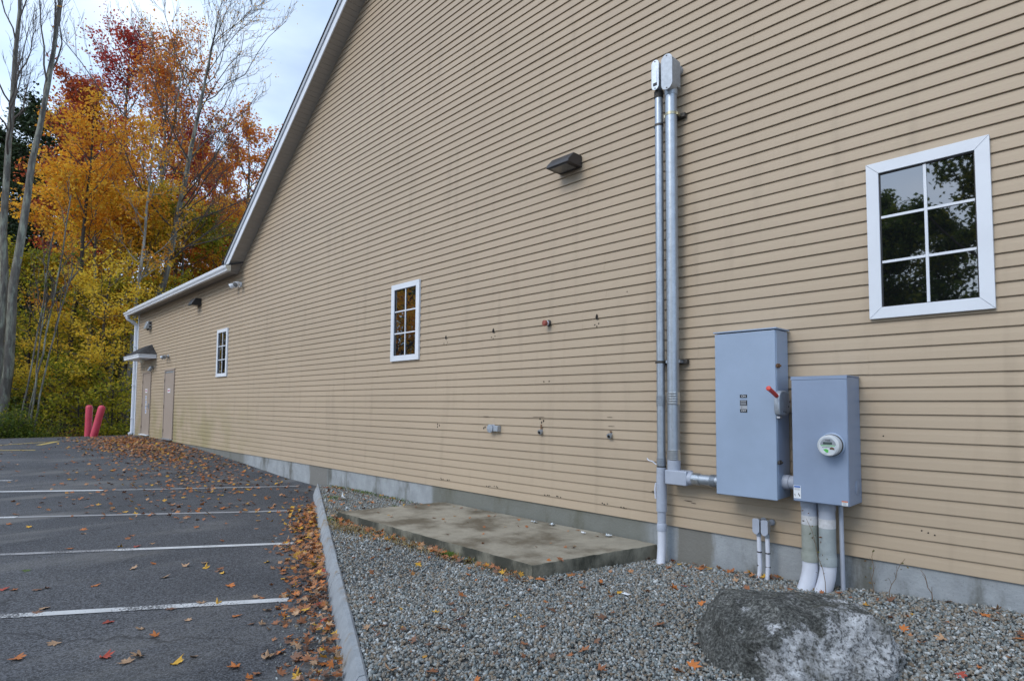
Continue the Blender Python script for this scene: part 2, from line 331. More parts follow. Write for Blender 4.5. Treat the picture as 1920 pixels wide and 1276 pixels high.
class B:
    """collects shapes in world coordinates and links them as one mesh object"""
    def __init__(self): self.v, self.f, self.m = [], [], []
    def add(self, V, F, m=0):
        k = len(self.v); self.v += [tuple(p) for p in V]; self.f += [tuple(i + k for i in q) for q in F]; self.m += [m] * len(F); return self
    def box(self, x0, x1, y0, y1, z0, z1, m=0):
        x0, x1 = min(x0, x1), max(x0, x1); y0, y1 = min(y0, y1), max(y0, y1); z0, z1 = min(z0, z1), max(z0, z1)
        V = [(x0, y0, z0), (x1, y0, z0), (x1, y1, z0), (x0, y1, z0), (x0, y0, z1), (x1, y0, z1), (x1, y1, z1), (x0, y1, z1)]
        return self.add(V, [(0, 3, 2, 1), (4, 5, 6, 7), (0, 1, 5, 4), (1, 2, 6, 5), (2, 3, 7, 6), (3, 0, 4, 7)], m)
    def prism(self, poly, vec, m=0):
        n = len(poly); vec = Vector(vec); P = [Vector(p) for p in poly]
        V = P + [p + vec for p in P]
        nrm = Vector((0, 0, 0))
        for i in range(n): nrm += P[i].cross(P[(i + 1) % n])
        F = [tuple(range(n)), tuple(range(2 * n - 1, n - 1, -1))] + [(i, i + n, (i + 1) % n + n, (i + 1) % n) for i in range(n)]
        if nrm.dot(vec) > 0: F = [tuple(reversed(q)) for q in F]
        return self.add(V, F, m)
    def sweep(self, pts, r, n=14, m=0, caps=True):
        P = [Vector(p) for p in pts]; R = r if isinstance(r, (list, tuple)) else [r] * len(P)
        t0 = (P[1] - P[0]).normalized(); u = t0.orthogonal().normalized(); V = []; prev = t0
        for i, p in enumerate(P):
            t = ((P[min(i + 1, len(P) - 1)] - p).normalized() + (p - P[max(i - 1, 0)]).normalized()).normalized()
            u = (prev.rotation_difference(t) @ u); u = (u - t * u.dot(t)).normalized(); w = t.cross(u); prev = t
            for k in range(n):
                a = 2 * math.pi * k / n; V.append(p + (u * math.cos(a) + w * math.sin(a)) * R[i])
        F = []
        for i in range(len(P) - 1):
            for k in range(n):
                a, b2 = i * n + k, i * n + (k + 1) % n; F.append((a, b2, b2 + n, a + n))
        if caps:
            F.append(tuple(range(n - 1, -1, -1))); F.append(tuple(range((len(P) - 1) * n, len(P) * n)))
        return self.add(V, F, m)
    def cyl(self, p0, p1, r0, r1=None, n=18, m=0): return self.sweep([p0, p1], [r0, r0 if r1 is None else r1], n, m)
    def lathe(self, p0, d, prof, n=24, m=0):
        """profile of (distance along d, radius)"""
        p0, d = Vector(p0), Vector(d).normalized(); u = d.orthogonal().normalized(); w = d.cross(u); V = []
        for h, r in prof:
            for k in range(n):
                a = 2 * math.pi * k / n; V.append(p0 + d * h + (u * math.cos(a) + w * math.sin(a)) * max(r, 1e-4))
        F = []
        for i in range(len(prof) - 1):
            for k in range(n):
                a, b2 = i * n + k, i * n + (k + 1) % n; F.append((a, b2, b2 + n, a + n))
        F.append(tuple(range(n - 1, -1, -1))); F.append(tuple(range((len(prof) - 1) * n, len(prof) * n)))
        return self.add(V, F, m)
    def build(self, name, mats, parent=None, smooth=True, bevel=0.0, seg=2):
        o_ = origin(parent) if parent is not None else Vector((0, 0, 0))
        me = bpy.data.meshes.new(name)
        me.from_pydata([(p[0] - o_.x, p[1] - o_.y, p[2] - o_.z) for p in self.v], [], self.f)
        for q in (mats if isinstance(mats, (list, tuple)) else [mats]): me.materials.append(q)
        me.polygons.foreach_set('material_index', self.m)
        me.update()
        if smooth:
            me.polygons.foreach_set('use_smooth', [True] * len(me.polygons)); me.set_sharp_from_angle(angle=rad(38))
        o = bpy.data.objects.new(name, me); link(o, parent)
        if bevel:
            bv = o.modifiers.new('bevel', 'BEVEL'); bv.width = bevel; bv.segments = seg; bv.limit_method = 'ANGLE'; bv.angle_limit = rad(40)
            bv.use_clamp_overlap = True
        return o

def rebase(o, loc):
    """move a mesh object's own origin to loc without moving the mesh"""
    d = Vector(loc) - o.location
    n = len(o.data.vertices); a = np.empty(n * 3); o.data.vertices.foreach_get('co', a)
    a = a.reshape(-1, 3) - np.array(d); o.data.vertices.foreach_set('co', a.ravel()); o.location = loc
    return o

def mesh_np(name, V, F, mats, parent=None, smooth=False, midx=None):
    me = bpy.data.meshes.new(name); V = np.asarray(V, np.float32); F = np.asarray(F, np.int32); k = F.shape[1]
    o_ = np.array(origin(parent), np.float32) if parent is not None else np.zeros(3, np.float32)
    me.vertices.add(len(V)); me.vertices.foreach_set('co', (V - o_).ravel())
    me.loops.add(F.size); me.loops.foreach_set('vertex_index', F.ravel())
    me.polygons.add(len(F)); me.polygons.foreach_set('loop_start', np.arange(0, F.size, k, dtype=np.int32)); me.polygons.foreach_set('loop_total', np.full(len(F), k, np.int32))
    for q in (mats if isinstance(mats, (list, tuple)) else [mats]): me.materials.append(q)
    if midx is not None: me.polygons.foreach_set('material_index', np.asarray(midx, np.int32))
    if smooth: me.polygons.foreach_set('use_smooth', np.ones(len(F), bool))
    me.update(calc_edges=True); me.validate()
    return link(bpy.data.objects.new(name, me), parent)

def text_obj(name, body, x, z, y, h, mt, parent, wscale=1.0):
    cu = bpy.data.curves.new(name, 'FONT'); cu.body = body; cu.size = h / 0.70; cu.align_x = 'CENTER'; cu.align_y = 'CENTER'; cu.extrude = 0.0004
    o = bpy.data.objects.new(name, cu); COL.objects.link(o)
    me = bpy.data.meshes.new_from_object(o.evaluated_get(bpy.context.evaluated_depsgraph_get()))
    bpy.data.objects.remove(o); bpy.data.curves.remove(cu)
    a = np.empty(len(me.vertices) * 3); me.vertices.foreach_get('co', a); a = a.reshape(-1, 3)
    off = origin(parent)
    w = np.stack([a[:, 0] * wscale + x - off.x, -a[:, 2] + y - off.y, a[:, 1] + z - off.z], 1)
    me.vertices.foreach_set('co', w.ravel()); me.materials.clear(); me.materials.append(mt); me.update()
    q = bpy.data.objects.new(name, me); link(q, parent)
    return q

# ------------------------------------------------------------------ terrain heights
def zA(x, y=0): return np.interp(x, [-60, -30, -26.2, -25, -22, -20.3, -16.6, -14.1, -12.4, -11, -9, 20], [-1.3, -0.35, -0.03, 0.01, 0.02, 0.0, -0.13, -0.245, -0.335, -0.37, -0.42, -0.42])
def curb_y(x): return -0.2 - 0.44 * (x + 10.3)
def zGw(x): return np.interp(x, [-10.6, -9, -7, -5, -3.2, -2, -0.6, 2, 9], [-0.31, -0.285, -0.30, -0.335, -0.35, -0.29, -0.19, -0.15, -0.1])
def zG(x, y):
    yc = np.minimum(curb_y(x), -0.05); t = np.clip(y / yc, 0, 1); return zGw(x) * (1 - t) - 0.285 * t
def zF(x, y):     # woods floor, falling away beyond the pavement
    return -0.55 - 0.035 * np.clip(-x - 28, 0, 40) + 0.012 * np.clip(y, 0, 60)

rng = np.random.default_rng(7)
random.seed(7)

# ------------------------------------------------------------------ ground sheets
def grid_sheet(name, xs, rows, zf, m, kind='structure'):
    V, F = [], []; nr = len(rows(xs[0]))
    for x in xs:
        for y in rows(x): V.append((x, y, float(zf(x, y))))
    for i in range(len(xs) - 1):
        for j in range(nr - 1):
            a = i * nr + j; F.append((a, a + nr, a + nr + 1, a + 1))
    o = mesh_np(name, V, F, m, smooth=True); o['kind'] = kind
    return o
gxs = np.concatenate([np.linspace(-260, -60, 12), np.linspace(-55, 60, 60), np.linspace(70, 260, 10)])
grid_sheet('forest_floor', gxs, lambda x: np.concatenate([np.linspace(-260, -40, 8), np.linspace(-35, 80, 40), np.linspace(95, 300, 8)]), lambda x, y: zF(x, y) - 0.25, FLOORM)
axs = np.concatenate([np.linspace(-26.4, -10.5, 70), np.linspace(-10.3, 20, 80)])
def lot_rows(x):
    top = 0.0 if x <= -10.3 else curb_y(x) + 0.02
    return top - np.array([0, 0.3, 0.8, 1.6, 2.6, 3.8, 5.2, 7, 10, 14, 19, 25])
lot = grid_sheet('parking_lot', axs, lot_rows, zA, ASPHALT)
bed = grid_sheet('gravel_bed', np.linspace(-10.3, 12, 110), lambda x: np.linspace(0.05, curb_y(x) + 0.0, 14) if x > -9.8 else np.linspace(0.05, curb_y(x) + 0.0, 14), lambda x, y: zG(x, y) - 0.012, GRAVELBED)
# dirt strip and verge at the far end of the pavement
VERGE = mat('dirt_verge', (0.17, 0.14, 0.105), 0.95, 0.3, 3, col2=(0.22, 0.19, 0.15), bump=0.4, bscale=20)
grid_sheet('dirt_verge', np.linspace(-29.5, -25.1, 12), lambda x: np.linspace(1.5, -9, 14), lambda x, y: zA(x, y) + (0.006 if x > -26 else -0.01) - (0.05 if x < -25.2 - 0.08 * abs(y) and x > -25.9 else 0) , VERGE)

def paint_strip(name, p, q, w, m, n=16):
    p, q = np.array(p), np.array(q); d = (q - p) / np.linalg.norm(q - p); s = np.array([-d[1], d[0]]) * w / 2; V, F = [], []
    for i in range(n + 1):
        c = p + (q - p) * i / n
        for k in (-1, 1):
            a = c + s * k; V.append((a[0], a[1], float(zA(a[0])) + 0.005))
    for i in range(n): F.append((2 * i, 2 * i + 2, 2 * i + 3, 2 * i + 1))
    return mesh_np(name, V, F, m, lot)
L1d = np.array([-1.115, -1.68])
paint_strip('parking_line', (-4.829, -3.042), (-8.4, -8.4), 0.095, LINEW, 30)
paint_strip('parking_line', (-6.699, -2.161), (-7.75, -3.70), 0.095, LINEW)
paint_strip('parking_line', (-7.75, -3.70), (-10.6, -8.0), 0.09, LINEF)
paint_strip('parking_line', (-8.80, -1.365), (-10.6, -4.28), 0.09, LINEF)
paint_strip('parking_line', (-10.61, -4.29), (-13.0, -8.3), 0.10, LINEW)
paint_strip('parking_line', (-10.92, -0.27), (-12.36, -2.90), 0.09, LINEF)
paint_strip('parking_line', (-12.42, -3.03), (-15.3, -8.6), 0.10, LINEW)
paint_strip('parking_line', (-14.2, -4.1), (-16.8, -8.9), 0.10, LINEW)
paint_strip('yellow_line', (-22.3, -2.50), (-20.0, -6.0), 0.11, LINEY)
paint_strip('yellow_line', (-19.4, -3.30), (-20.4, -5.8), 0.10, LINEY)
paint_strip('yellow_line', (-22.2, -2.55), (-20.9, -3.10), 0.14, LINEY)

# ------------------------------------------------------------------ building
R = 0.1016
XL, XE, EAVE, SL, XP = -25.30, -15.213, 4.389, 0.6764, -1.6
PEAK = EAVE + SL * (XP - XE); XR = 2 * XP - XE
bld = empty('building', (XL, 0, 0), 'long tan clapboard commercial building with steep gable and lower far wing', 'building')
def left_x(z): return XL + 0.05 if z <= EAVE else XE + (z - EAVE) / SL
def right_x(z): return XR if z <= EAVE else XR - (z - EAVE) / SL
nrow = int(PEAK / R)
joints = {}
for k in range(nrow):
    z0, z1 = k * R, (k + 1) * R
    xa, xb, xa1, xb1 = left_x(z0), right_x(z0), left_x(z1 + 0.004), right_x(z1 + 0.004)
    if z0 < EAVE < z1: xa, xa1 = XL + 0.05, XL + 0.05; 
    if z1 > EAVE and z0 < EAVE: xa1 = xa = XE - 0.1
    js = joints.setdefault(k // 2, None)
    if js is None:
        s = random.uniform(0.4, 3.6); js = []
        while XL + s < XR: js.append(XL + s); s += 3.66 + random.uniform(-0.9, 0.25)
        joints[k // 2] = js
    cuts = [min(xa, xa1)] + [j for j in js if max(xa, xa1) + 0.3 < j < min(xb, xb1) - 0.3] + [max(xb, xb1)]
    b = B()
    for i in range(len(cuts) - 1):
        a0, a1 = (xa, xa1) if i == 0 else (cuts[i], cuts[i]); c0, c1 = (xb, xb1) if i == len(cuts) - 2 else (cuts[i + 1] + 0.02, cuts[i + 1] + 0.02)
        dy = -0.0012 * ((i + k // 2) % 2) ; dz = 0.0012 * ((i * 7 + k) % 3 - 1)
        prof = [(0.0, 0.004), (-0.0150 + dy, 0.0008), (-0.0176 + dy, 0.0022), (-0.0180 + dy, 0.0060), (-0.0120 + dy, R * .55), (-0.0025 + dy, R + 0.004)]
        V = []
        for (y, z) in prof:
            t = max(0, min(1, z / R)); V.append((a0 + (a1 - a0) * t, y, z0 + z + dz)); V.append((c0 + (c1 - c0) * t, y, z0 + z + dz))
        F = [(2 * j, 2 * j + 2, 2 * j + 3, 2 * j + 1) for j in range(len(prof) - 1)] + [(0, 2, 4, 6, 8, 10), (11, 9, 7, 5, 3, 1)]
        b.add(V, F)
    b.build('siding_board', SIDING, bld, smooth=False)
# sheathing, side and rear walls behind the boards
b = B()
pts = [(XL, 0.0, 0.0), (XR, 0.0, 0.0), (XR, 0.0, EAVE), (XP, 0.0, PEAK), (XE, 0.0, EAVE), (XL, 0.0, EAVE)]
b.prism([(x, 0.004, z) for x, _, z in pts], (0, 14.0, 0))
b.build('wall', SIDING, bld, smooth=False)
# foundation blocks between form joints
fx = XL + 0.02
while fx < XR:
    nx = min(XR, fx + 3.66)
    b = B(); b.box(fx, nx - 0.0015, 0.001, 0.20, -1.0, 0.004); b.build('foundation_panel', CONC, bld, smooth=False); fx = nx
b = B(); b.box(XL - 0.012, XL + 0.10, -0.034, 0.10, -0.02, EAVE - 0.003); b.build('corner_post', WHITE, bld, bevel=0.004)

# main gable roof, rake fascia and panelled rake soffit
def on_rake(s, y, dn=0.0):
    """point s metres up the rake line (measured along x), dn metres below it"""
    x = XE + s; return (x, y, EAVE + SL * s - dn)
OH = 0.295
SOFF = B(); n_p = int((XP - XE) / 0.085)
for i in range(n_p):
    s0, s1 = -0.05 + i * 0.085, -0.05 + (i + 1) * 0.085
    for (sa, sb, d0, d1) in ((s0, s1 - 0.012, 0.0, 0.0), (s1 - 0.012, s1 - 0.004, 0.0, -0.012), (s1 - 0.004, s1, -0.012, 0.0)):
        V = [on_rake(sa, 0.0, d0), on_rake(sb, 0.0, d1), on_rake(sb, -OH, d1), on_rake(sa, -OH, d0)]
        SOFF.add(V, [(0, 1, 2, 3)])
SOFF.build('rake_soffit', SOFFIT, bld, smooth=False)
b = B(); L_ = XP - XE
b.prism([on_rake(-0.05, -OH, 0.015), on_rake(L_, -OH, 0.015), on_rake(L_, -OH, -0.155), on_rake(-0.05, -OH, -0.155)], (0, -0.022, 0)); b.build('rake_fascia', WHITE, bld, bevel=0.003)
b = B()
b.prism([on_rake(-0.02, -OH, -0.155), on_rake(L_, -OH, -0.155), on_rake(L_, -OH, -0.255), on_rake(-0.02, -OH, -0.255)], (0, -0.045, 0)); b.build('rake_trim', mat('grey_drip_edge', (0.45, 0.48, 0.53), 0.4, 0.05, 4), bld, bevel=0.003)
b = B()
for sg in (1, -1):
    P = [on_rake(-0.15, -OH - 0.06, -0.257), on_rake(L_, -OH - 0.06, -0.257), on_rake(L_, -OH - 0.06, -0.285), on_rake(-0.15, -OH - 0.06, -0.285)]
    if sg < 0: P = [(2 * XP - p[0], p[1], p[2]) for p in P]
    b.prism(P, (0, 14.5, 0))
b.build('roof', SHINGLE, bld, smooth=False)
# low wing: eave soffit, fascia, gutter, downspout, roof
b = B(); xw0, xw1 = XL - 0.30, XE + 0.02
n_p = int((xw1 - xw0) / 0.11)
for i in range(n_p):
    a = xw0 + i * (xw1 - xw0) / n_p; c = xw0 + (i + 1) * (xw1 - xw0) / n_p
    b.add([(a, 0, EAVE), (c - .012, 0, EAVE), (c - .012, -OH, EAVE), (a, -OH, EAVE)], [(0, 1, 2, 3)])
    b.add([(c - .012, 0, EAVE), (c, 0, EAVE + .010), (c, -OH, EAVE + .010), (c - .012, -OH, EAVE)], [(0, 1, 2, 3)])
b.build('eave_soffit', SOFFIT, bld, smooth=False)
b = B(); b.box(xw0, xw1 - 0.03, -OH - 0.022, -OH, EAVE - 0.012, EAVE + 0.17); b.build('eave_fascia', WHITE, bld, bevel=0.003)
gy = -OH - 0.024
gp = [(gy, 4.325), (gy - 0.075, 4.325), (gy - 0.078, 4.345), (gy - 0.088, 4.37), (gy - 0.108, 4.395), (gy - 0.115, 4.42), (gy - 0.115, 4.447), (gy - 0.102, 4.447), (gy - 0.102, 4.425), (gy - 0.096, 4.40), (gy - 0.078, 4.375), (gy - 0.068, 4.333), (gy - 0.003, 4.333), (gy - 0.003, 4.46), (gy, 4.46)]
b = B(); g0, g1 = XL - 0.34, -14.83
b.prism([(g0, y, z) for y, z in gp], (g1 - g0, 0, 0)); b.build('gutter', WHITE, bld, smooth=False)
cap = [(gy, 4.322), (gy - 0.077, 4.322), (gy - 0.09, 4.37), (gy - 0.117, 4.42), (gy - 0.117, 4.45), (gy, 4.46)]
for gx, cm in ((g1, CREAM), (g0 - 0.003, WHITE)):
    b = B(); b.prism([(gx, y, z) for y, z in cap], (0.003, 0, 0)); b.build('gutter_end_cap', cm, bld, smooth=False)
b = B()
dx = XL - 0.055
b.sweep([(dx + .05, gy - 0.05, 4.33), (dx + .05, gy - 0.05, 4.24), (dx + .05, gy - 0.02, 4.19), (dx + .05, gy + 0.05, 4.16), (dx + .02, -0.16, 4.09), (dx, -0.095, 4.05), (dx, -0.075, 3.97), (dx, -0.075, 0.12), (dx, -0.10, 0.07), (dx, -0.18, 0.05)], 0.056, 8)
b.build('downspout', WHITE, bld, smooth=True)
for zz in (3.2, 1.8, 0.6):
    b = B(); b.box(dx - 0.064, dx + 0.07, -0.135, -0.02, zz, zz + 0.03); b.build('downspout_strap', WHITE, bld, bevel=0.003)
b = B()
b.prism([(xw0, gy - 0.06, 4.462), (xw0, 7, 6.9), (xw0, 7, 6.94), (xw0, gy - 0.06, 4.487)], (xw1 + 0.3 - xw0, 0, 0))
b.build('wing_roof', SHINGLE, bld, smooth=False)

# windows: frame boards with mitred ends, muntins, six panes
def make_window(x0, label):
    w, z0, z1, tw = 0.776, 1.852, 3.074, 0.086
    win = empty('window', (x0, 0, z0), parent=bld); win['label'] = label
    x1 = x0 + w; yb, yf = -0.012, -0.046
    g = 0.0012
    for poly in ([(x0 + g, z0), (x1 - g, z0), (x1 - tw - g, z0 + tw), (x0 + tw + g, z0 + tw)], [(x0 + g, z1), (x1 - g, z1), (x1 - tw - g, z1 - tw), (x0 + tw + g, z1 - tw)],
                 [(x0, z0 + g), (x0, z1 - g), (x0 + tw, z1 - tw - g), (x0 + tw, z0 + tw + g)], [(x1, z0 + g), (x1, z1 - g), (x1 - tw, z1 - tw - g), (x1 - tw, z0 + tw + g)]):
        b = B(); b.prism([(x, yb, z) for x, z in poly], (0, yf - yb, 0)); b.build('trim_board', WHITE, win, smooth=False, bevel=0.0015, seg=1)
    a0, a1, c0, c1 = x0 + tw, x1 - tw, z0 + tw, z1 - tw
    b = B()  # dark sash bead round the opening
    for q in ((a0, a0 + .008, c0, c1), (a1 - .008, a1, c0, c1), (a0 + .008, a1 - .008, c1 - .010, c1), (a0 + .008, a1 - .008, c0, c0 + .006)):
        b.box(q[0], q[1], -0.0215, -0.030, q[2], q[3])
    b.build('sash_bead', BLACK, win, smooth=False)
    xm, h = (a0 + a1) / 2, (c1 - c0) / 3
    b = B(); b.box(xm - .010, xm + .010, -0.0235, -0.0320, c0 + .006, c1 - .010); b.build('muntin', WHITE, win, bevel=0.002)
    for i in (1, 2):
        for (p, q) in ((a0 + .008, xm - .0102), (xm + .0102, a1 - .008)):
            b = B(); b.box(p, q, -0.0235, -0.0315, c0 + h * i - .010, c0 + h * i + .010); b.build('muntin', WHITE, win, bevel=0.002)
    for i in range(3):
        for (p, q) in ((a0, xm), (xm, a1)):
            e = random.uniform(-.0012, .0012); e2 = random.uniform(-.0012, .0012)
            b = B(); V = [(p, -0.0212 + e, c0 + h * i), (q, -0.0212 - e, c0 + h * i), (q, -0.0212 - e + e2, c0 + h * (i + 1)), (p, -0.0212 + e + e2, c0 + h * (i + 1))]
            b.add(V, [(0, 1, 2, 3)]); b.build('pane', GLASS, win, smooth=False)
make_window(-1.3164, 'largest looking window beside the grey electrical boxes, reflecting a dark tree')
make_window(-8.193, 'white framed window in the middle of the wall reflecting dark woods')
make_window(-16.54, 'white framed window nearest the far doors')

# doors and the little hipped canopy
def micro_text(bl, x0, x1, z0, z1, y, rows, m):
    for r_ in range(rows):
        zt = z1 - (z1 - z0) * (r_ + 0.2) / rows; zb = z1 - (z1 - z0) * (r_ + 0.8) / rows; x = x0
        while x < x1 - 0.004:
            wv = random.uniform(0.25, 0.8) * (zt - zb); bl.box(x, min(x + wv, x1), y, y - 0.0008, zb, zt, m); x += wv * 1.3
def make_door(x0, x1, z0, z1, label, hand, kick):
    d = empty('door', (x0, 0, z0), parent=bld); d['label'] = label
    fw = 0.055
    for q in ((x0, x0 + fw, z0, z1), (x1 - fw, x1, z0, z1), (x0 + fw, x1 - fw, z1 - fw, z1)):
        b = B(); b.box(q[0], q[1], -0.0, -0.045, q[2], q[3]); b.build('door_frame', DOORTAN, d, bevel=0.003)
    b = B(); b.box(x0 + fw + .003, x1 - fw - .003, -0.004, -0.030, z0 + 0.012, z1 - fw - .003); b.build('door_leaf', DOORTAN, d, bevel=0.002)
    b = B(); b.box(x0, x1, -0.004, -0.10, z0 - 0.02, z0 + 0.010); b.build('threshold', GALV if kick else WHITE, d, bevel=0.002)
    for zz in (z0 + 0.25, z0 + 1.0, z1 - 0.35):
        b = B(); b.cyl((x0 + fw - .002, -0.036, zz - .05), (x0 + fw - .002, -0.036, zz + .05), 0.011, n=8); b.build('hinge', DARKSTEEL, d)
    sx, sz = (x0 + x1) / 2, z0 + 1.50
    b = B(); b.box(sx - .14, sx + .14, -0.0305, -0.034, sz - .065, sz + .065, 0)
    micro_text(b, sx - .11, sx + .11, sz - .04, sz + .045, -0.034, 1, 1); b.build('door_sign', [PAPER, REDINK], d, smooth=False)
    return d
d1 = make_door(-24.25, -23.14, 0.09, 2.25, 'far door under the small canopy, with a column of notices', 'right', False)
b = B(); b.box(-23.31, -23.25, -0.031, -0.05, 0.98, 1.16); b.cyl((-23.28, -0.05, 1.07), (-23.28, -0.095, 1.07), 0.012, n=8); b.sweep([(-23.28, -0.09, 1.07), (-23.33, -0.10, 1.07), (-23.42, -0.095, 1.065)], 0.010, 8); b.build('door_handle', GALV, d1)
b = B()
for i, zz in enumerate((1.36, 1.20, 1.04, 0.88)):
    xo = (-.02, .01, 0, .015)[i]; b.box(-23.77 + xo, -23.60 + xo, -0.0305, -0.033, zz - .07, zz + .065, 0)
    micro_text(b, -23.75 + xo, -23.62 + xo, zz - .05, zz + .05, -0.033, 3, 1)
b.build('notice', [PAPER, BLUEINK], d1, smooth=False)
d2 = make_door(-21.44, -20.36, 0.06, 2.24, 'plain tan door nearer the camera with no handle', 'none', True)
b = B(); b.box(-21.37, -20.43, -0.031, -0.037, 2.12, 2.16); b.build('drip_cap', GALV, d2)
cx0, cx1, cd, cz0, cz1 = -24.72, -22.62, 0.50, 2.66, 2.79
can = empty('door_canopy', (-23.7, 0, cz0), parent=bld)
b = B(); b.box(cx0, cx1, -cd, -0.017, cz0, cz0 + 0.012); b.build('canopy_soffit', WHITE, can, smooth=False)
for q in ((cx0, cx1, -cd - .022, -cd), (cx0 - .022, cx0, -cd - .022, -0.017), (cx1, cx1 + .022, -cd - .022, -0.017)):
    b = B(); b.box(q[0] + .001, q[1] - .001, q[2], q[3], cz0 - .006, cz1 - .05); b.build('canopy_fascia', WHITE, can, bevel=0.003)
    b = B(); b.box(q[0] - .012, q[1] + .012, q[2] - .014, q[3], cz1 - .049, cz1); b.build('canopy_drip_edge', WHITE, can, bevel=0.003)
rz, rx0, rx1, e = 3.16, -24.1, -23.25, 0.05
def hip_row(lo, hi, k):
    """one shingle row of the hip roof between heights fractions lo and hi, lifted by its lap"""
    def P(f, lift): 
        z = cz1 + (rz - cz1) * f + lift; y = -(cd + e) * (1 - f) - 0.02 * f
        return (cx0 - e) + (rx0 - cx0 + e) * f, (cx1 + e) + (rx1 - cx1 - e) * f, y, z
    a0, a1, ay, az = P(lo, 0.014); c0, c1, cy, cz = P(hi, 0.004)
    bb = B()
    bb.add([(a0, ay, az), (a1, ay, az), (c1, cy, cz), (c0, cy, cz), (a0, ay, az - .014), (a1, ay, az - .014)], [(0, 1, 2, 3), (4, 5, 1, 0)])
    bb.add([(a1, ay, az), (a1, -0.017, az), (c1, -0.017, cz), (c1, cy, cz), (a1, ay, az - .014), (a1, -0.017, az - .014)], [(0, 1, 2, 3), (4, 5, 1, 0)])
    bb.add([(a0, -0.017, az), (a0, ay, az), (c0, cy, cz), (c0, -0.017, cz), (a0, -0.017, az - .014), (a0, ay, az - .014)], [(0, 1, 2, 3), (4, 5, 1, 0)])
    bb.build('shingle', SHINGLE, can, smooth=False)
for i in range(5): hip_row(i / 5, (i + 1) / 5, i)

# screw holes, torn vinyl and stains left where the old equipment was unbolted
def mark(x, z, rx, rz_, name='screw_hole', y=None, m=HOLE):
    row = z / R; fr = row - math.floor(row); yy = -float(np.interp(fr, [0, .04, .55, 1], [.0205, .0205, .0135, .0055])) - .0012 if y is None else y
    n = 8; V = [(x, yy, z)]; ph = random.random() * 6
    for k in range(n):
        a = 2 * math.pi * k / n; q = random.uniform(0.75, 1.2); V.append((x + rx * q * math.cos(a), yy, z + rz_ * q * math.sin(a)))
    b = B(); b.add(V, [(0, 1 + k, 1 + (k + 1) % n) for k in range(n)]); return b.build(name, m, bld, smooth=False)
STAIN = mat('grime', (0.11, 0.085, 0.06), 0.9, 0.3, 40)
for (x, z, s) in ((-6.768, 2.135, .022), (-5.747, 2.145, .026), (-4.026, 2.150, .028)):
    mark(x, z, s * 0.8, s * 1.25)
    for dxx, dzz in ((-.035, -.085), (.03, -.075), (.0, -.105)): mark(x + dxx * random.uniform(.7, 1.3), z + dzz, .010, .008)
for (x, z) in ((-4.83, 1.452), (-4.745, 1.455)): mark(x, z, .011, .009)
for (x, z) in ((-6.944, .849), (-6.95, .885), (-6.90, .87), (-5.925, .862), (-5.90, .875), (-4.868, .965), (-4.84, .985), (-4.90, 1.01)): mark(x, z, .011, .016)
for (x, z) in ((-6.85, .115), (-6.70, .112), (-5.85, .112), (-5.70, .118), (-4.80, .108), (-4.62, .112), (-3.95, .112), (-3.70, .105)):
    for q in range(3): mark(x + q * .03 + random.uniform(-.01, .01), z + random.uniform(-.005, .012), .011, .007)
for (x, z) in ((-18.6, 0.92), (-1.0, 2.55), (-0.62, 2.64), (-1.25, .95), (-1.02, .27), (-.98, .26), (-.94, .25), (-3.62, 2.38)): mark(x, z, .006, .006)
for (x, z, w_, h_) in ((-2.92, .262, .05, .006), (-2.86, .248, .03, .005), (-3.3, .31, .03, .010), (-4.95, 1.03, .06, .004), (-4.87, 1.03, .05, .004), (-5.87, 1.02, .07, .004), (-3.85, 1.045, .04, .004), (-3.83, .95, .05, .004)):
    mark(x, z, w_, h_, 'scuff_mark', m=STAIN)

# ------------------------------------------------------------------ wall fixtures
def wall_pack(name, xr, zb, w, h, d, m, label, group, sw=1.0):
    r_ = empty(name, (xr - w / 2, -0.016, zb), label, 'wall light', group)
    b = B()
    b.prism([(xr - w, -0.014, zb), (xr - w, -d, zb - 0.0), (xr - w, -d * 0.985, zb + 0.035), (xr - w, -d * 0.62, zb + h), (xr - w, -0.014, zb + h)], (w, 0, 0)); b.build('housing', m, r_, bevel=0.008)
    b = B(); b.box(xr - w + .05, xr - .05, -0.06, -d + 0.03, zb - 0.006, zb - .0005); b.build('lens', LENS, r_, bevel=0.003)
    b = B(); b.box(xr - w + .035, xr - .035, -0.045, -0.058, zb - 0.01, zb - .0005); b.box(xr - w + .035, xr - .035, -d + 0.028, -d + 0.016, zb - 0.01, zb - .0005); b.build('lens_bezel', m, r_)
    b = B(); b.box(xr - w + .06, xr - .06, -0.002, -0.022, zb + .01, zb + h - .01); b.build('back_plate', m, r_)
    return r_
wall_pack('wall_light', -4.24, 3.905, 0.34, 0.135, 0.26, BRONZE, 'bronze wedge wall light high on the siding left of the conduits', 'wedge wall lights')
wall_pack('wall_light', -18.03, 3.90, 0.34, 0.20, 0.27, BLACK, 'black wedge wall light under the far eave', 'wedge wall lights')

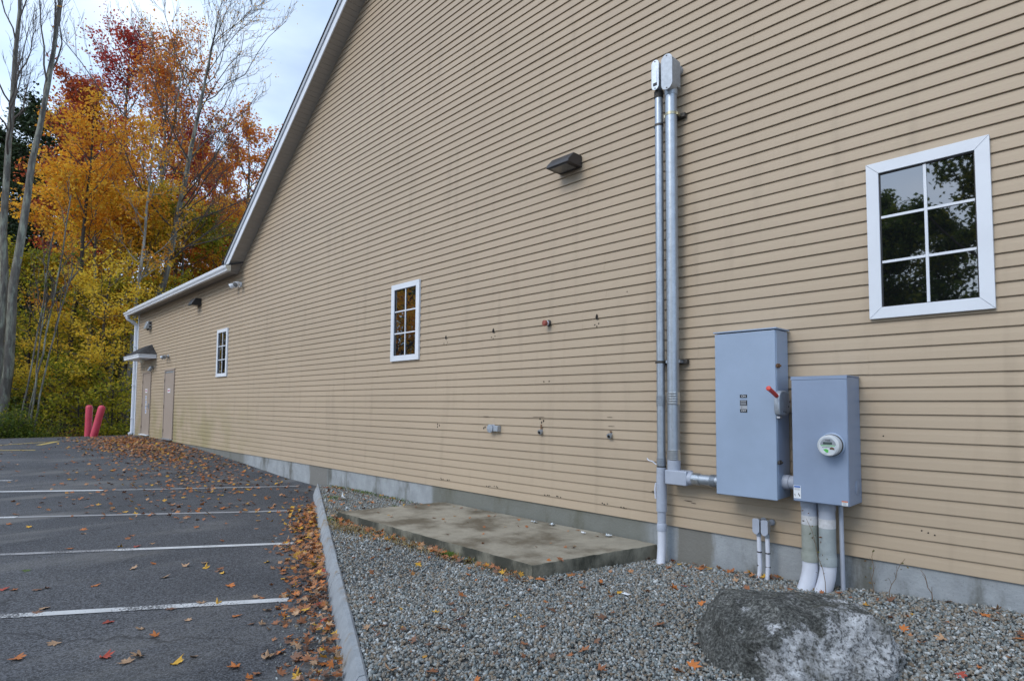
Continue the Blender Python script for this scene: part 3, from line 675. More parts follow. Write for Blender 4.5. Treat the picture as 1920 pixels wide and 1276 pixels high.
def twin_lamp(x, z, s, m, label, nm='flood_light'):
    r_ = empty(nm, (x, -0.016, z), label, 'flood light')
    b = B(); b.lathe((x, -0.014, z), (0, -1, 0), [(0, .06 * s), (.03, .058 * s), (.045, .03 * s)], 14); b.build('mount', m, r_)
    for sg in (-1, 1):
        c = Vector((x + sg * .12 * s, -0.10 * s - .02, z - .01)); dvec = Vector((sg * .45, -.75, -.45)).normalized()
        b = B(); b.sweep([(x + sg * .01, -0.05, z), (x + sg * .06 * s, -0.085 * s, z + .005), tuple(c)], .014 * s, 8); b.build('arm', m, r_)
        b = B(); b.lathe(c - dvec * .05 * s, dvec, [(0, .02 * s), (.03 * s, .045 * s), (.11 * s, .062 * s), (.125 * s, .062 * s)], 14); h_ = b.build('lamp_head', m, r_)
        b = B(); b.lathe(c + dvec * .0755 * s, dvec, [(0, .055 * s), (.004, .05 * s)], 14); b.build('lens', LENS, h_)
twin_lamp(-15.02, 4.06, 1.15, WHITE, 'white twin-head security light below the eave corner', 'security_light')
twin_lamp(-21.15, 2.64, 1.0, GALV, 'small grey twin-head emergency light above the plain door', 'emergency_light')
r_ = empty('alarm_speaker', (-23.55, -0.016, 3.72), 'grey box with two dark horns high on the far wall corner', 'alarm speaker')
b = B(); b.prism([(-23.70, -0.014, 3.72), (-23.70, -0.20, 3.72), (-23.70, -0.12, 3.98), (-23.70, -0.014, 3.98)], (0.30, 0, 0)); b.build('case', GALV, r_, bevel=0.006)
for zz in (3.90, 3.78):
    b = B(); b.box(-23.402, -23.392, -0.09, -0.03, zz - .03, zz + .04); b.build('vent', BLACK, r_)
for xx in (-23.62, -23.46):
    b = B(); b.lathe((xx, -0.09, 3.724), (0, 0, -1), [(0, .018), (.03, .02), (.055, .036)], 12); b.build('horn', DARKSTEEL, r_)
r_ = empty('canopy_lamp', (-23.5, -0.25, 2.60), 'round cream lamp under the door canopy', 'lamp')
b = B(); b.lathe((-23.35, -0.25, 2.655), (0, 0, -1), [(0, .06), (.015, .06), (.02, .05)], 16); b.build('mount', WHITE, r_)
b = B(); b.lathe((-23.35, -0.25, 2.634), (0, 0, -1), [(0, .06), (.03, .085), (.08, .088), (.11, .06), (.12, .02)], 16); b.build('globe', CREAM, r_)
r_ = empty('door_spotlight', (-23.0, -0.016, 2.33), 'grey cylinder spotlight on the siding beside the canopy door', 'spotlight')
b = B(); b.lathe((-22.98, -0.014, 2.36), (0, -1, 0), [(0, .05), (.03, .05), (.04, .02)], 12); b.build('mount', GALV, r_)
b = B(); b.lathe((-22.93, -0.06, 2.40), (-.45, -.35, -.8), [(0, .03), (.02, .055), (.17, .06), (.175, .05)], 14); b.build('lamp_head', GALV, r_)

# capped pipe stub, junction box and leftover fittings
r_ = empty('capped_pipe_stub', (-4.752, -0.016, 2.14), 'short pipe stub with white thread and rusty red cap poking from the siding', 'pipe')
b = B(); b.cyl((-4.752, 0.0, 2.149), (-4.752, -0.05, 2.146), .022, n=14); b.build('pipe', RUST, r_)
b = B(); b.lathe((-4.752, -0.045, 2.146), (-.1, -1, -.05), [(0, .03), (.016, .031), (.018, .026), (.024, .026)], 16); b.build('thread_tape', PVCW, r_)
b = B(); b.lathe((-4.7545, -0.0685, 2.145), (-.1, -1, -.05), [(0, .035), (.03, .036), (.036, .028)], 8); b.build('cap', mat('red_oxide', (0.28, 0.07, 0.05), 0.6, 0.2, 20), r_)
b = B(); b.cyl((-4.752, -0.016, 2.149), (-4.752, -0.0215, 2.149), .04, n=16); b.build('flange', DARKSTEEL, r_)
r_ = empty('outlet_box', (-5.70, -0.016, 0.83), 'small grey round junction box with square side box low on the siding', 'junction box')
b = B(); b.lathe((-5.735, -0.014, .868), (0, -1, 0), [(0, .052), (.055, .052), (.058, .048)], 20); b.build('round_box', PVCG, r_)
b = B(); b.lathe((-5.735, -0.0725, .868), (0, -1, 0), [(0, .054), (.008, .054), (.010, .04)], 20); b.build('cover', CAST, r_)
b = B(); b.box(-5.672, -5.59, -0.014, -0.075, .833, .905); b.build('square_box', CAST, r_, bevel=0.004)
b = B(); b.cyl((-5.69, -0.045, .868), (-5.67, -0.045, .868), .018, n=10); b.build('nipple', GALV, r_)
for (x, z, lab) in ((-4.869, .865, 'grey dangling conduit clamp stub left on the siding, middle of the low row'), (-3.839, .861, 'grey open conduit hub left on the siding nearest the conduits')):
    r_ = empty('conduit_stub', (x, -0.016, z - .03), lab, 'conduit fitting')
    b = B(); b.lathe((x, 0.0, z), (.0, -1, -.35), [(0, .022), (.035, .022), (.037, .030), (.055, .030), (.057, .022)], 12); b.build('hub', GALV, r_)
    b = B(); b.lathe((x, -.0545, z - .0192), (.0, -1, -.35), [(0, .018), (.004, .015)], 12); b.build('opening', HOLE, r_)
    b = B(); b.box(x - .012, x + .012, -0.0165, -0.021, z + .02, z + .075 if x < -4.5 else z + .04); b.build('tab', RUST, r_)

# ------------------------------------------------------------------ the two conduit risers
def coupling(x, y, z, r, ln, m, parent, d=(0, 0, 1), n=20):
    b = B(); p = []
    k = 5
    for i in range(k):
        a = ln * i / k; p += [(a, r * 1.10), (a + ln / k * .62, r * 1.14), (a + ln / k * .66, r * 1.05), (a + ln / k * .97, r * 1.05)]
    b.lathe((x, y, z), d, p, n, 0); b.build('coupling', m, parent)
def conduit_body(xc, yf, yb, z0, z1, w, m, mc, parent, cut):
    """LB fitting: long rounded body with a screwed cover facing the camera and a nipple into the wall"""
    def cap_poly(w_, z0_, z1_, y, n=8):
        r = w_ / 2; P = []
        for k in range(n + 1):
            a = math.pi * k / n; P.append((xc + r * math.cos(a), y, z1_ - r + r * math.sin(a)))
        for k in range(n + 1):
            a = math.pi + math.pi * k / n; P.append((xc + r * math.cos(a), y, z0_ + r + r * math.sin(a)))
        return P
    b = B(); b.prism(cap_poly(w * .94, z0 + .01, z1 - .01, yf + .004), (0, (yb - yf) * 0.55, 0))
    b.prism([(xc - w * .40, yf + .01, z0 + .06), (xc + w * .40, yf + .01, z0 + .06), (xc + w * .40, yf + .01, z1 - .03), (xc - w * .40, yf + .01, z1 - .03)], (0, (yb - yf) * 0.9, 0))
    body = b.build('conduit_body', m, parent, bevel=0.008, seg=3)
    b = B(); b.prism(cap_poly(w, z0, z1, yf + .003), (0, -0.007, 0)); cov = b.build('cover', mc, body, bevel=0.002)
    if cut:
        b = B(); b.prism([(xc - w * .27, yf - .0045, z0 + .07), (xc + w * .27, yf - .0045, z0 + .07), (xc + w * .27, yf - .0045, z1 - .05), (xc - w * .27, yf - .0045, z1 - .05)], (0, -.004, 0)); b.build('cover_plate', BRIGHT, body, bevel=0.003)
        b = B(); b.box(xc - w * .24, xc + w * .24, yf - .004, yf - .0095, z0 + .045, z0 + .066); b.build('slot', BLACK, body)
    for zz in (z0 + .018, z1 - .018):
        b = B(); b.lathe((xc, yf - .004, zz), (0, -1, 0), [(0, .007), (.004, .006)], 8); b.build('screw', DARKSTEEL, body)
    b = B(); b.lathe((xc, 0.004, z1 - .09), (0, -1, 0), [(0, w * .42), (-yb + .02, w * .42)], 18); b.build('wall_nipple', m, body)
    return body
# thick riser
T = empty('conduit_riser', (-3.003, -0.13, 0.49), 'thick galvanised conduit with elbow turning into the tall grey switch box', 'conduit', 'galvanised conduit risers')
tx, ty, tr = -3.003, -0.13, 0.0575
b = B(); b.cyl((tx, ty, .67), (tx, ty, 4.30), tr, n=24); b.build('pipe', GALV, T)
conduit_body(-2.985, -0.235, -0.05, 4.255, 4.615, 0.125, CAST, CAST, T, False)
b = B(); b.lathe((tx, ty, 4.24), (0, 0, 1), [(0, tr * 1.06), (.05, tr * 1.12), (.055, tr)], 20); b.build('collar', CAST, T)
coupling(tx, ty, 1.185, tr, .12, BRIGHT, T); coupling(tx, ty, .655, tr, .10, BRIGHT, T)
b = B(); b.cyl((tx, ty, .545), (tx, ty, .66), tr * 1.08, n=24); b.box(tx - .062, tx + .165, ty - .066, ty + .066, .428, .562)
b.sweep([(tx + .15, ty, .495), (tx + .205, ty, .495)], [.066, .058], 20); b.build('elbow', PVCG, T, bevel=0.008, seg=3)
coupling(tx + .20, ty - .0, .495, .05, .075, BRIGHT, T, d=(1, 0, 0))
b = B(); b.cyl((tx + .27, ty, .495), (-2.47, ty, .495), .048, n=20); b.build('nipple', GALV, T)
coupling(-2.62, ty, .495, .049, .05, GALV, T, d=(1, 0, 0))
# thin riser
U = empty('conduit_riser', (-3.142, -0.12, -0.34), 'thin galvanised conduit running down to grey plastic pipe and white bend at the gravel', 'conduit', 'galvanised conduit risers')
ux, uy, ur = -3.146, -0.125, 0.0415
b = B(); b.cyl((ux, uy, .60), (ux, uy, 4.34), ur, n=20); b.build('pipe', GALV, U)
conduit_body(-3.142, -0.195, -0.05, 4.325, 4.635, 0.085, CAST, BRIGHT, U, True)
coupling(ux, uy, 4.265, ur, .075, DARKSTEEL, U); coupling(ux, uy, 1.175, ur, .10, GALV, U); coupling(ux, uy, .585, ur, .085, GALV, U)
b = B(); b.cyl((ux, uy, .572), (ux, uy, .588), ur * 1.12, n=20); b.build('gasket', BLACK, U)
b = B(); b.cyl((ux, uy, .49), (ux, uy, .575), ur * 1.13, n=20); b.build('adapter', PVCG, U)
b = B(); b.cyl((ux, uy, .15), (ux, uy, .492), ur * 1.22, n=20); b.build('expansion_sleeve', PVCG, U)
b = B(); b.cyl((ux, uy, .03), (ux, uy, .155), ur * 1.02, n=20); b.build('lower_pipe', PVCG, U)
b = B(); b.lathe((ux, uy, -.035), (0, 0, 1), [(0, ur * 1.16), (.06, ur * 1.18), (.07, ur * 1.04)], 20); b.build('bell', PVCG, U)
b = B(); b.sweep([(ux, uy, -.03), (ux, uy, -.14), (ux + .004, uy - .012, -.22), (ux + .012, uy - .035, -.30), (ux + .02, uy - .065, -.38)], ur * 1.02, 20); b.build('bend', PVCW, U)
b = B(); b.sweep([(ux - .04, uy - .03, .60), (ux - .07, uy - .05, .63), (ux - .11, uy - .05, .635), (ux - .13, uy - .055, .655)], .006, 6); b.sweep([(ux - .046, uy - .03, .42), (ux - .056, uy - .03, .36), (ux - .05, uy - .03, .27)], .008, 6); b.build('cord_end', PVCW, U)
# straps on short struts
for zz, side in ((4.045, 1), (1.60, 1)):
    b = B(); b.box(-3.23 if zz < 2 else -3.10, -2.895, -0.016, -0.062, zz - .021, zz + .021); b.build('strut', DARKSTEEL, T, bevel=0.003)
    b = B(); b.lathe((tx, ty, zz - .014), (0, 0, 1), [(0, tr * 1.05), (.028, tr * 1.05)], 24); b.box(tx - tr - .012, tx - tr + .006, ty - .02, ty + .07, zz - .014, zz + .014); b.box(tx + tr - .006, tx + tr + .012, ty + .0, ty + .07, zz - .014, zz + .014)
    b.build('strap', mat('yellow_zinc', (.45, .42, .30), .35, .2, 30, metal=.8) if zz > 2 else GALV, T)
for zz in (3.985, 1.60):
    b = B(); b.lathe((ux, uy, zz - .012), (0, 0, 1), [(0, ur * 1.07), (.024, ur * 1.07)], 20); b.box(ux - ur - .014, ux - ur + .004, uy - .012, uy + .08, zz - .012, zz + .012); b.build('strap', DARKSTEEL, U)

# ------------------------------------------------------------------ disconnect switch box
D = empty('switch_box', (-2.22, -0.15, 0.41), 'tall grey electrical switch box with red handle and black ON OFF plate', 'electrical box')
x0, x1, z0, z1, yf = -2.487, -1.951, .410, 1.812, -0.285
b = B(); b.box(x0 + .012, x1, -0.03, yf + .012, z0 + .004, z1 - .004); body = b.build('enclosure', BOXGREY, D, bevel=0.006)
b = B(); b.box(x0 - .002, x1 - .004, yf + .011, yf - .004, z0 - .004, z1 - .008); b.build('cover', BOXGREY, D, bevel=0.007, seg=3)
b = B(); b.prism([(x0 - .012, -0.02, z1 + .012), (x1 + .012, -0.02, z1 + .012), (x1 + .012, -0.02, z1), (x0 - .012, -0.02, z1)], (0, yf - .012 + .02, 0)); b.build('drip_lid', BOXGREY, D, bevel=0.002)
for zz in (.46, 1.76):
    b = B(); b.box(x0 + .08, x1 - .08, -0.012, -0.031, zz - .03, zz + .03); b.build('mount_rail', GALV, D)
for zz in (1.507, .715):
    b = B(); b.box(x1 + .0005, x1 + .012, yf + .012, yf + .055, zz - .018, zz + .018); b.box(x1 - .0, x1 + .02, yf - .006, yf + .016, zz - .013, zz + .013); b.cyl((x1 + .011, yf + .042, zz), (x1 + .026, yf + .042, zz), .009, n=8); b.build('latch', RUST if zz > 1 else DARKSTEEL, D, bevel=0.003)
# operating handle hub and lever
b = B(); hubp = [(1.105, -.045), (1.14, -.060), (1.235, -.060), (1.275, -.045), (1.30, .0), (1.30, .08), (1.275, .15), (1.18, .18), (1.115, .15), (1.095, .06)]
b.prism([(x1 + .0005, yf + y, z) for z, y in hubp], (.045, 0, 0)); hub = b.build('handle_hub', CAST, D, bevel=0.008, seg=3)
for (zz, yy) in ((1.13, .03), (1.125, .07), (1.17, .13), (1.21, .15)):
    b = B(); b.cyl((x1 + .0452, yf + yy, zz), (x1 + .0462, yf + yy, zz), .008, n=8); b.build('hub_hole', HOLE, hub)
b = B(); b.sweep([(x1 + .022, yf - .03, 1.248), (x1 + .022, yf - .10, 1.275), (x1 + .022, yf - .195, 1.310)], [.017, .017, .018], 14); b.lathe((x1 + .022, yf - .195, 1.310), (0, -1, .36), [(0, .018), (.010, .021), (.020, .019), (.026, .008)], 14); b.build('lever', REDH, hub)
b = B(); b.box(x1 + .001, x1 + .03, yf - .012, yf + .03, 1.075, 1.092); b.build('interlock', BRIGHT, D, bevel=0.002)
ly = yf - .0048
b = B(); b.box(-2.2615, -2.1985, ly, ly - .0008, 1.243, 1.271); lab = b.build('position_plate', INK, D, smooth=False)
text_obj('lettering', 'ON', -2.230, 1.257, ly - .0012, .016, PAPER, lab, 1.1)
b = B(); b.box(-2.2615, -2.1985, ly, ly - .0008, 1.178, 1.224); micro_text(b, -2.256, -2.204, 1.182, 1.222, ly - .0008, 3, 1); b.build('position_plate', [INK, GREYINK], D, smooth=False)
b = B(); b.box(-2.2615, -2.1985, ly, ly - .0008, 1.1475, 1.1775); p_ = b.build('position_plate', GREYINK, D, smooth=False)
text_obj('lettering', '?', -2.246, 1.162, ly - .0012, .019, INK, p_)
b = B(); b.box(-2.2615, -2.1985, ly, ly - .0008, 1.119, 1.147); p_ = b.build('position_plate', INK, D, smooth=False)
text_obj('lettering', 'OFF', -2.230, 1.133, ly - .0012, .016, PAPER, p_, 1.1)
b = B(); b.lathe((x1 - .001, -.16, .55), (1, 0, 0), [(0, .060), (.05, .060), (.052, .053), (.075, .053), (.079, .060), (.135, .060)], 24); b.build('box_connector', PVCG, D)

# ------------------------------------------------------------------ meter cabinet
M = empty('meter_cabinet', (-1.615, -0.16, 0.43), 'shorter grey electrical cabinet with a round glass meter on its front', 'electrical box')
x0, x1, z0, z1, yf = -1.818, -1.409, .428, 1.402, -0.322
b = B(); b.box(x0, x1, -0.02, yf, z0, z1 - .002); b.build('enclosure', BOXGREY2, M, bevel=0.005)
b = B(); b.box(x0 - .003, x1 + .003, -0.018, yf - .005, z1 - .001, z1 + .008); b.box(x0 - .003, x1 + .003, yf - .0055, yf - .0015, z1 - .020, z1); b.build('lid', BOXGREY2, M, bevel=0.002)
b = B(); b.box(x0 + .005, x1 - .004, yf - .0005, yf - .005, z0 + .006, z1 - .022); b.build('front_cover', BOXGREY2, M, bevel=0.003)
for rr in (.055, .035):
    b = B(); b.lathe((x1 + .0003, -.13, .55), (1, 0, 0), [(0, rr), (.0015 + (.06 - rr) * .06, rr), (.0030 + (.06 - rr) * .06, rr - .004)], 24); b.build('knockout', BOXGREY2, M)
mx_, mz_, my_ = -1.519, .882, yf - .005
b = B(); b.lathe((mx_, my_, mz_), (0, -1, 0), [(0, .092), (.012, .092), (.016, .086)], 36); b.build('socket_ring', BOXGREY, M)
b = B(); b.lathe((mx_, my_ - .0165, mz_), (0, -1, 0), [(0, .083), (.012, .083)], 32); b.build('clamp_band', DARKSTEEL, M)
b = B(); b.lathe((mx_, my_ - .029, mz_), (0, -1, 0), [(0, .078), (.010, .079), (.064, .076), (.066, .066)], 36); mt = b.build('meter', mat('meter_grey', (.62, .65, .67), .35, .08, 20), M)
b = B(); b.lathe((mx_, my_ - .0955, mz_), (0, -1, 0), [(0, .067), (.0015, .067)], 32); b.build('dial_face', PAPER, mt)
yd = my_ - .0972
def disc_seg(zlo, zhi, rad_, m, nm):
    P = []; n = 12
    for k in range(n + 1):
        zz = zlo + (zhi - zlo) * k / n; P.append((mx_ + math.sqrt(max(0, rad_ ** 2 - zz ** 2)), zz))
    for k in range(n, -1, -1):
        zz = zlo + (zhi - zlo) * k / n; P.append((mx_ - math.sqrt(max(0, rad_ ** 2 - zz ** 2)) - 1e-5, zz))
    b = B(); b.prism([(x, yd, mz_ + z) for x, z in P], (0, -.0006, 0)); return b.build(nm, m, mt, smooth=False)
disc_seg(.004, .0535, .055, GREYINK, 'dial_plate')
b = B(); b.box(mx_ - .034, mx_ + .030, yd - .0008, yd - .0016, mz_ + .008, mz_ + .026); b.build('display', LCD, mt)
b = B(); b.box(mx_ - .05, mx_ + .05, yd - .0002, yd - .001, mz_ - .003, mz_ + .002, 0); micro_text(b, mx_ - .04, mx_ + .03, mz_ - .016, mz_ - .010, yd, 1, 1); micro_text(b, mx_ - .02, mx_ + .02, mz_ + .032, mz_ + .044, yd - .0006, 2, 1); b.build('printed_lines', [GREENINK, INK], mt, smooth=False)
b = B(); b.prism([(mx_ + .012, yd, mz_ - .028), (mx_ + .046, yd, mz_ - .030), (mx_ + .044, yd, mz_ - .018), (mx_ + .028, yd, mz_ - .008), (mx_ + .014, yd, mz_ - .018)], (0, -.0008, 0)); b.build('emblem', RUST, mt, smooth=False)
b = B(); b.prism([(mx_ - .034, yd, mz_ - .030), (mx_ - .012, yd, mz_ - .024), (mx_ + .004, yd, mz_ - .032), (mx_ + .002, yd, mz_ - .052), (mx_ - .014, yd, mz_ - .050)], (0, -.0008, 0)); b.build('sticker', GREENINK, mt, smooth=False)
b = B(); b.lathe((mx_, my_ - .0965, mz_), (0, -1, 0), [(0, .0655), (.016, .0655), (.022, .060), (.024, .045), (.0245, .0)], 32); b.build('glass', CLEAR, mt)
ly = yf - .0056
b = B(); b.box(-1.812, -1.757, ly, ly - .0008, .452, .552, 0); b.box(-1.809, -1.760, ly - .0008, ly - .0014, .535, .549, 1); micro_text(b, -1.807, -1.762, .515, .533, ly - .0008, 2, 2)
b.prism([(-1.780, ly - .0009, .490), (-1.775, ly - .0009, .494), (-1.762, ly - .0009, .470), (-1.768, ly - .0009, .468)], (0, -.0006, 0), 3); b.prism([(-1.806, ly - .0009, .486), (-1.802, ly - .0009, .486), (-1.799, ly - .0009, .468), (-1.803, ly - .0009, .466)], (0, -.0006, 0), 3); b.build('warning_label', [PAPER, BLUEINK, GREYINK, INK], M, smooth=False)
b = B(); b.box(-1.462, -1.420, ly, ly - .0008, .434, .470, 0); b.box(-1.462, -1.420, ly - .0008, ly - .0014, .460, .470, 1); micro_text(b, -1.457, -1.425, .437, .458, ly - .0008, 3, 2); b.build('warning_label', [PAPER, ORANGEINK, GREYINK], M, smooth=False)

# ------------------------------------------------------------------ pipes below the cabinet
def service_pipe(x, y, m_mid, label, dz, gx, gy_):
    P = empty('service_pipe', (x, y, -0.3), label, 'pipe', 'large plastic service pipes')
    r = .060
    b = B(); b.lathe((x, y, .300 + dz), (0, 0, 1), [(0, r), (.07, r), (.072, r * 1.07), (.125 - dz, r * 1.07)], 26); b.build('terminal_adapter', PVCG, P)
    b = B(); b.cyl((x, y, .235 + dz), (x, y, .305 + dz), r * 1.03, n=26); b.build('tape_wrap', TAPE, P)
    b = B(); b.cyl((x, y, .02 + dz), (x, y, .24 + dz), r * 1.02, n=26); b.build('pipe', m_mid, P)
    b = B(); b.lathe((x, y, -.055 + dz), (0, 0, 1), [(0, r * 1.08), (.06, r * 1.10), (.066, r * 1.05), (.082, r * 1.05), (.085, r)], 26); b.build('bell', m_mid, P)
    b = B(); b.sweep([(x, y, -.045 + dz), (x, y, -.10), (x + gx * .15, y + gy_ * .18, -.16), (x + gx * .45, y + gy_ * .48, -.225), (x + gx, y + gy_, -.31), (x + gx * 1.5, y + gy_ * 1.5, -.37)], [r, r, r * 1.01, r * 1.02, r * 1.03, r * 1.03], 26); b.build('bend', PVCW, P)
    b = B(); b.sweep([(x + gx * .88, y + gy_ * .88, -.287), (x + gx * .92, y + gy_ * .92, -.296)], r * 1.05, 26); b.build('bend_rim', PVCG, P)
service_pipe(-1.752, -.17, PVCO, 'olive grey plastic service pipe with white bend, left one under the meter cabinet', 0.0, -.035, -.05)
service_pipe(-1.620, -.17, PVCO2, 'dusty grey plastic service pipe with white bend, right one under the meter cabinet', -0.01, -.045, -.035)
P = empty('ground_conduit', (-1.527, -.11, -.3), 'thin grey metal conduit rising from gravel to the meter cabinet', 'conduit')
b = B(); b.cyl((-1.530, -.115, -.34), (-1.527, -.14, .432), .0165, n=14); b.build('pipe', PVCG, P)
b = B(); b.cyl((-1.527, -.139, .395), (-1.527, -.14, .428), .0195, n=8); b.build('connector', GALV, P)
for (xa, za, xb, lab) in ((-2.195, .093, -2.188, 'left thin white and grey conduit stub of the small pair'), (-2.122, .088, -2.118, 'right thin white and grey conduit stub of the small pair')):
    P = empty('conduit_stub_up', (xb, -.10, -.28), lab, 'conduit', 'small conduits rising from the gravel')
    b = B(); pr = .0185
    yb_ = -.108
    b.sweep([(xa, yb_, za + .0), (xa, yb_, za - .035)], pr * 1.12, 14); b.build('adapter', GALV if xa > -2.15 else PVCG, P)
    b = B(); b.sweep([(xa, yb_, za - .03), (xa + .004, yb_ - .003, za - .16), (xb + .002, yb_ - .008, -.19)], pr, 14); b.build('pipe', PVCW, P)
    b = B(); b.sweep([(xb + .002, yb_ - .008, -.185), (xb, yb_ - .010, -.24), (xb - .012, yb_ - .02, -.34)], pr * 1.03, 14); b.build('bend', PVCW, P)
    for zz in (-.075, -.19):
        b = B(); t_z = (za - .03 - zz) / (za + .16); b.cyl((xa + .005, yb_ - .005, zz), (xa + .005, yb_ - .005, zz + .009), pr * 1.16, n=14); b.build('band', DARKSTEEL, P)
    xc = xa - .004
    b = B(); b.prism([(xc - .026, yb_ - .045, za + .105), (xc - .016, yb_ - .045, za + .115), (xc + .016, yb_ - .045, za + .115), (xc + .026, yb_ - .045, za + .105), (xc + .026, yb_ - .045, za + .02), (xc + .012, yb_ - .045, za - .004), (xc - .012, yb_ - .045, za - .004), (xc - .026, yb_ - .045, za + .02)], (0, .065, 0)); bd = b.build('conduit_body', CAST, P, bevel=0.006)
    b = B(); b.prism([(xc - .030, yb_ - .046, za + .112), (xc - .018, yb_ - .046, za + .122), (xc + .018, yb_ - .046, za + .122), (xc + .030, yb_ - .046, za + .112), (xc + .030, yb_ - .046, za + .012), (xc + .012, yb_ - .046, za - .010), (xc - .012, yb_ - .046, za - .010), (xc - .030, yb_ - .046, za + .012)], (0, -.005, 0)); b.build('cover', PVCG, bd, bevel=0.0015)
    b = B(); b.cyl((xc + .006, yb_ + .01, za + .085), (xc + .012, 0.004, za + .088), .021, n=14); b.build('wall_nipple', PVCG, bd)
    b = B(); b.lathe((xc + .012, -.0175, za + .088), (0, -1, 0), [(0, .028), (.014, .028)], 8); b.build('lock_nut', GALV, bd)

# ------------------------------------------------------------------ concrete pad, kerb, boulder
pad = empty('concrete_pad', (-5.2, -.75, -.4), 'low weathered concrete slab against the wall beside the kerb', 'concrete slab')
def pad_mesh():
    c = [(-7.09, -1.45), (-3.60, -1.46), (-3.27, -.03), (-6.80, -.03)]; n, mrow = 60, 24; V, F = [], []
    for i in range(n + 1):
        for j in range(mrow + 1):
            u, v = i / n, j / mrow
            x = (c[0][0] * (1 - u) + c[1][0] * u) * (1 - v) + (c[3][0] * (1 - u) + c[2][0] * u) * v
            y = (c[0][1] * (1 - u) + c[1][1] * u) * (1 - v) + (c[3][1] * (1 - u) + c[2][1] * u) * v
            edge = (i in (0, n)) or j == 0
            z = -.20 + .006 * mnoise.noise(Vector((x * 1.3, y * 1.3, 0))) + (.004 * mnoise.noise(Vector((x * 9, y * 9, 3))) if not edge else -.004 + .008 * mnoise.noise(Vector((x * 14, y * 14, 5))))
            V.append((x, y, z))
    for i in range(n):
        for j in range(mrow): a = i * (mrow + 1) + j; F.append((a, a + mrow + 1, a + mrow + 2, a + 1))
    ring = [i * (mrow + 1) for i in range(n + 1)] + [n * (mrow + 1) + j for j in range(1, mrow + 1)] + [i * (mrow + 1) + mrow for i in range(n - 1, -1, -1)] + [j for j in range(mrow - 1, 0, -1)]
    cx, cy = -5.2, -.75; k = len(V); m_ = len(ring)
    for dzz in (.012, .30):
        for q in ring:
            x, y, z = V[q]; dx_, dy_ = x - cx, y - cy
            o_ = .006 if dzz < .1 else .004 + .006 * mnoise.noise(Vector((x * 6, y * 6, 9)))
            V.append((x + math.copysign(o_, dx_) * (1 if abs(dx_) > 1.3 else 0), y + math.copysign(o_, dy_) * (1 if abs(dy_) > .5 else 0), z - dzz))
    for q in range(m_):
        a, b2 = ring[q], ring[(q + 1) % m_]; F.append((b2, a, k + q, k + (q + 1) % m_)); F.append((k + (q + 1) % m_, k + q, k + m_ + q, k + m_ + (q + 1) % m_))
    b = B(); b.add(V, F); k2 = n * mrow; b.m = [0] * k2 + [1] * (len(b.f) - k2); return b.build('slab', [PADC, PADSIDE], pad)
pad_mesh()

kerb = empty('granite_kerb', (-6, curb_y(-6), -.42), 'slanting grey granite kerb between the asphalt and the gravel', 'kerb')
KD = Vector((1, -.44, 0)).normalized(); KN = Vector((-.44, -1, 0)).normalized()      # along the kerb; towards the asphalt
def kerb_stone(s0, s1, tip=False):
    n = max(4, int((s1 - s0) / .12)); V, F = [], []; P0 = Vector((-10.3, -.2, 0))
    for i in range(n + 1):
        s = s0 + .006 + (s1 - s0 - .012) * i / n; p = P0 + KD * s
        jit = lambda k: .010 * mnoise.noise(Vector((s * 3.1, k * 7.7, 1))) + .004 * mnoise.noise(Vector((s * 11, k * 3.3, 4)))
        top = -.262 + jit(1); w0, w1 = .0 + jit(2), .035 + jit(3)
        f = min(1, s / .45) if tip else 1
        gz = float(zG(p.x, p.y))
        sec = [(-.03, -.55), (-.02 + jit(7) * .5, top - .012), (-.006, top), (w1 * f - .008, top - .004 + jit(4)), (.055 * f + jit(5), top - .055 * f), (.10 * f + jit(6), -.46), (.12 * f, -.60)]
        for (o_, z) in sec:
            q = p + KN * o_; V.append((q.x, q.y, z))
    m_ = 7
    for i in range(n):
        for j in range(m_ - 1): a = i * m_ + j; F.append((a, a + 1, a + m_ + 1, a + m_))
    F.append(tuple(range(m_ - 1, -1, -1))); F.append(tuple(n * m_ + j for j in range(m_)))
    b = B(); b.add(V, F); return b.build('kerb_stone', GRANITE, kerb)
cutsk = [0, .75, 2.0, 2.85, 4.35, 6.1, 8.1, 10.0, 12.2, 14.4]
for i in range(len(cutsk) - 1): kerb_stone(cutsk[i], cutsk[i + 1], i == 0)

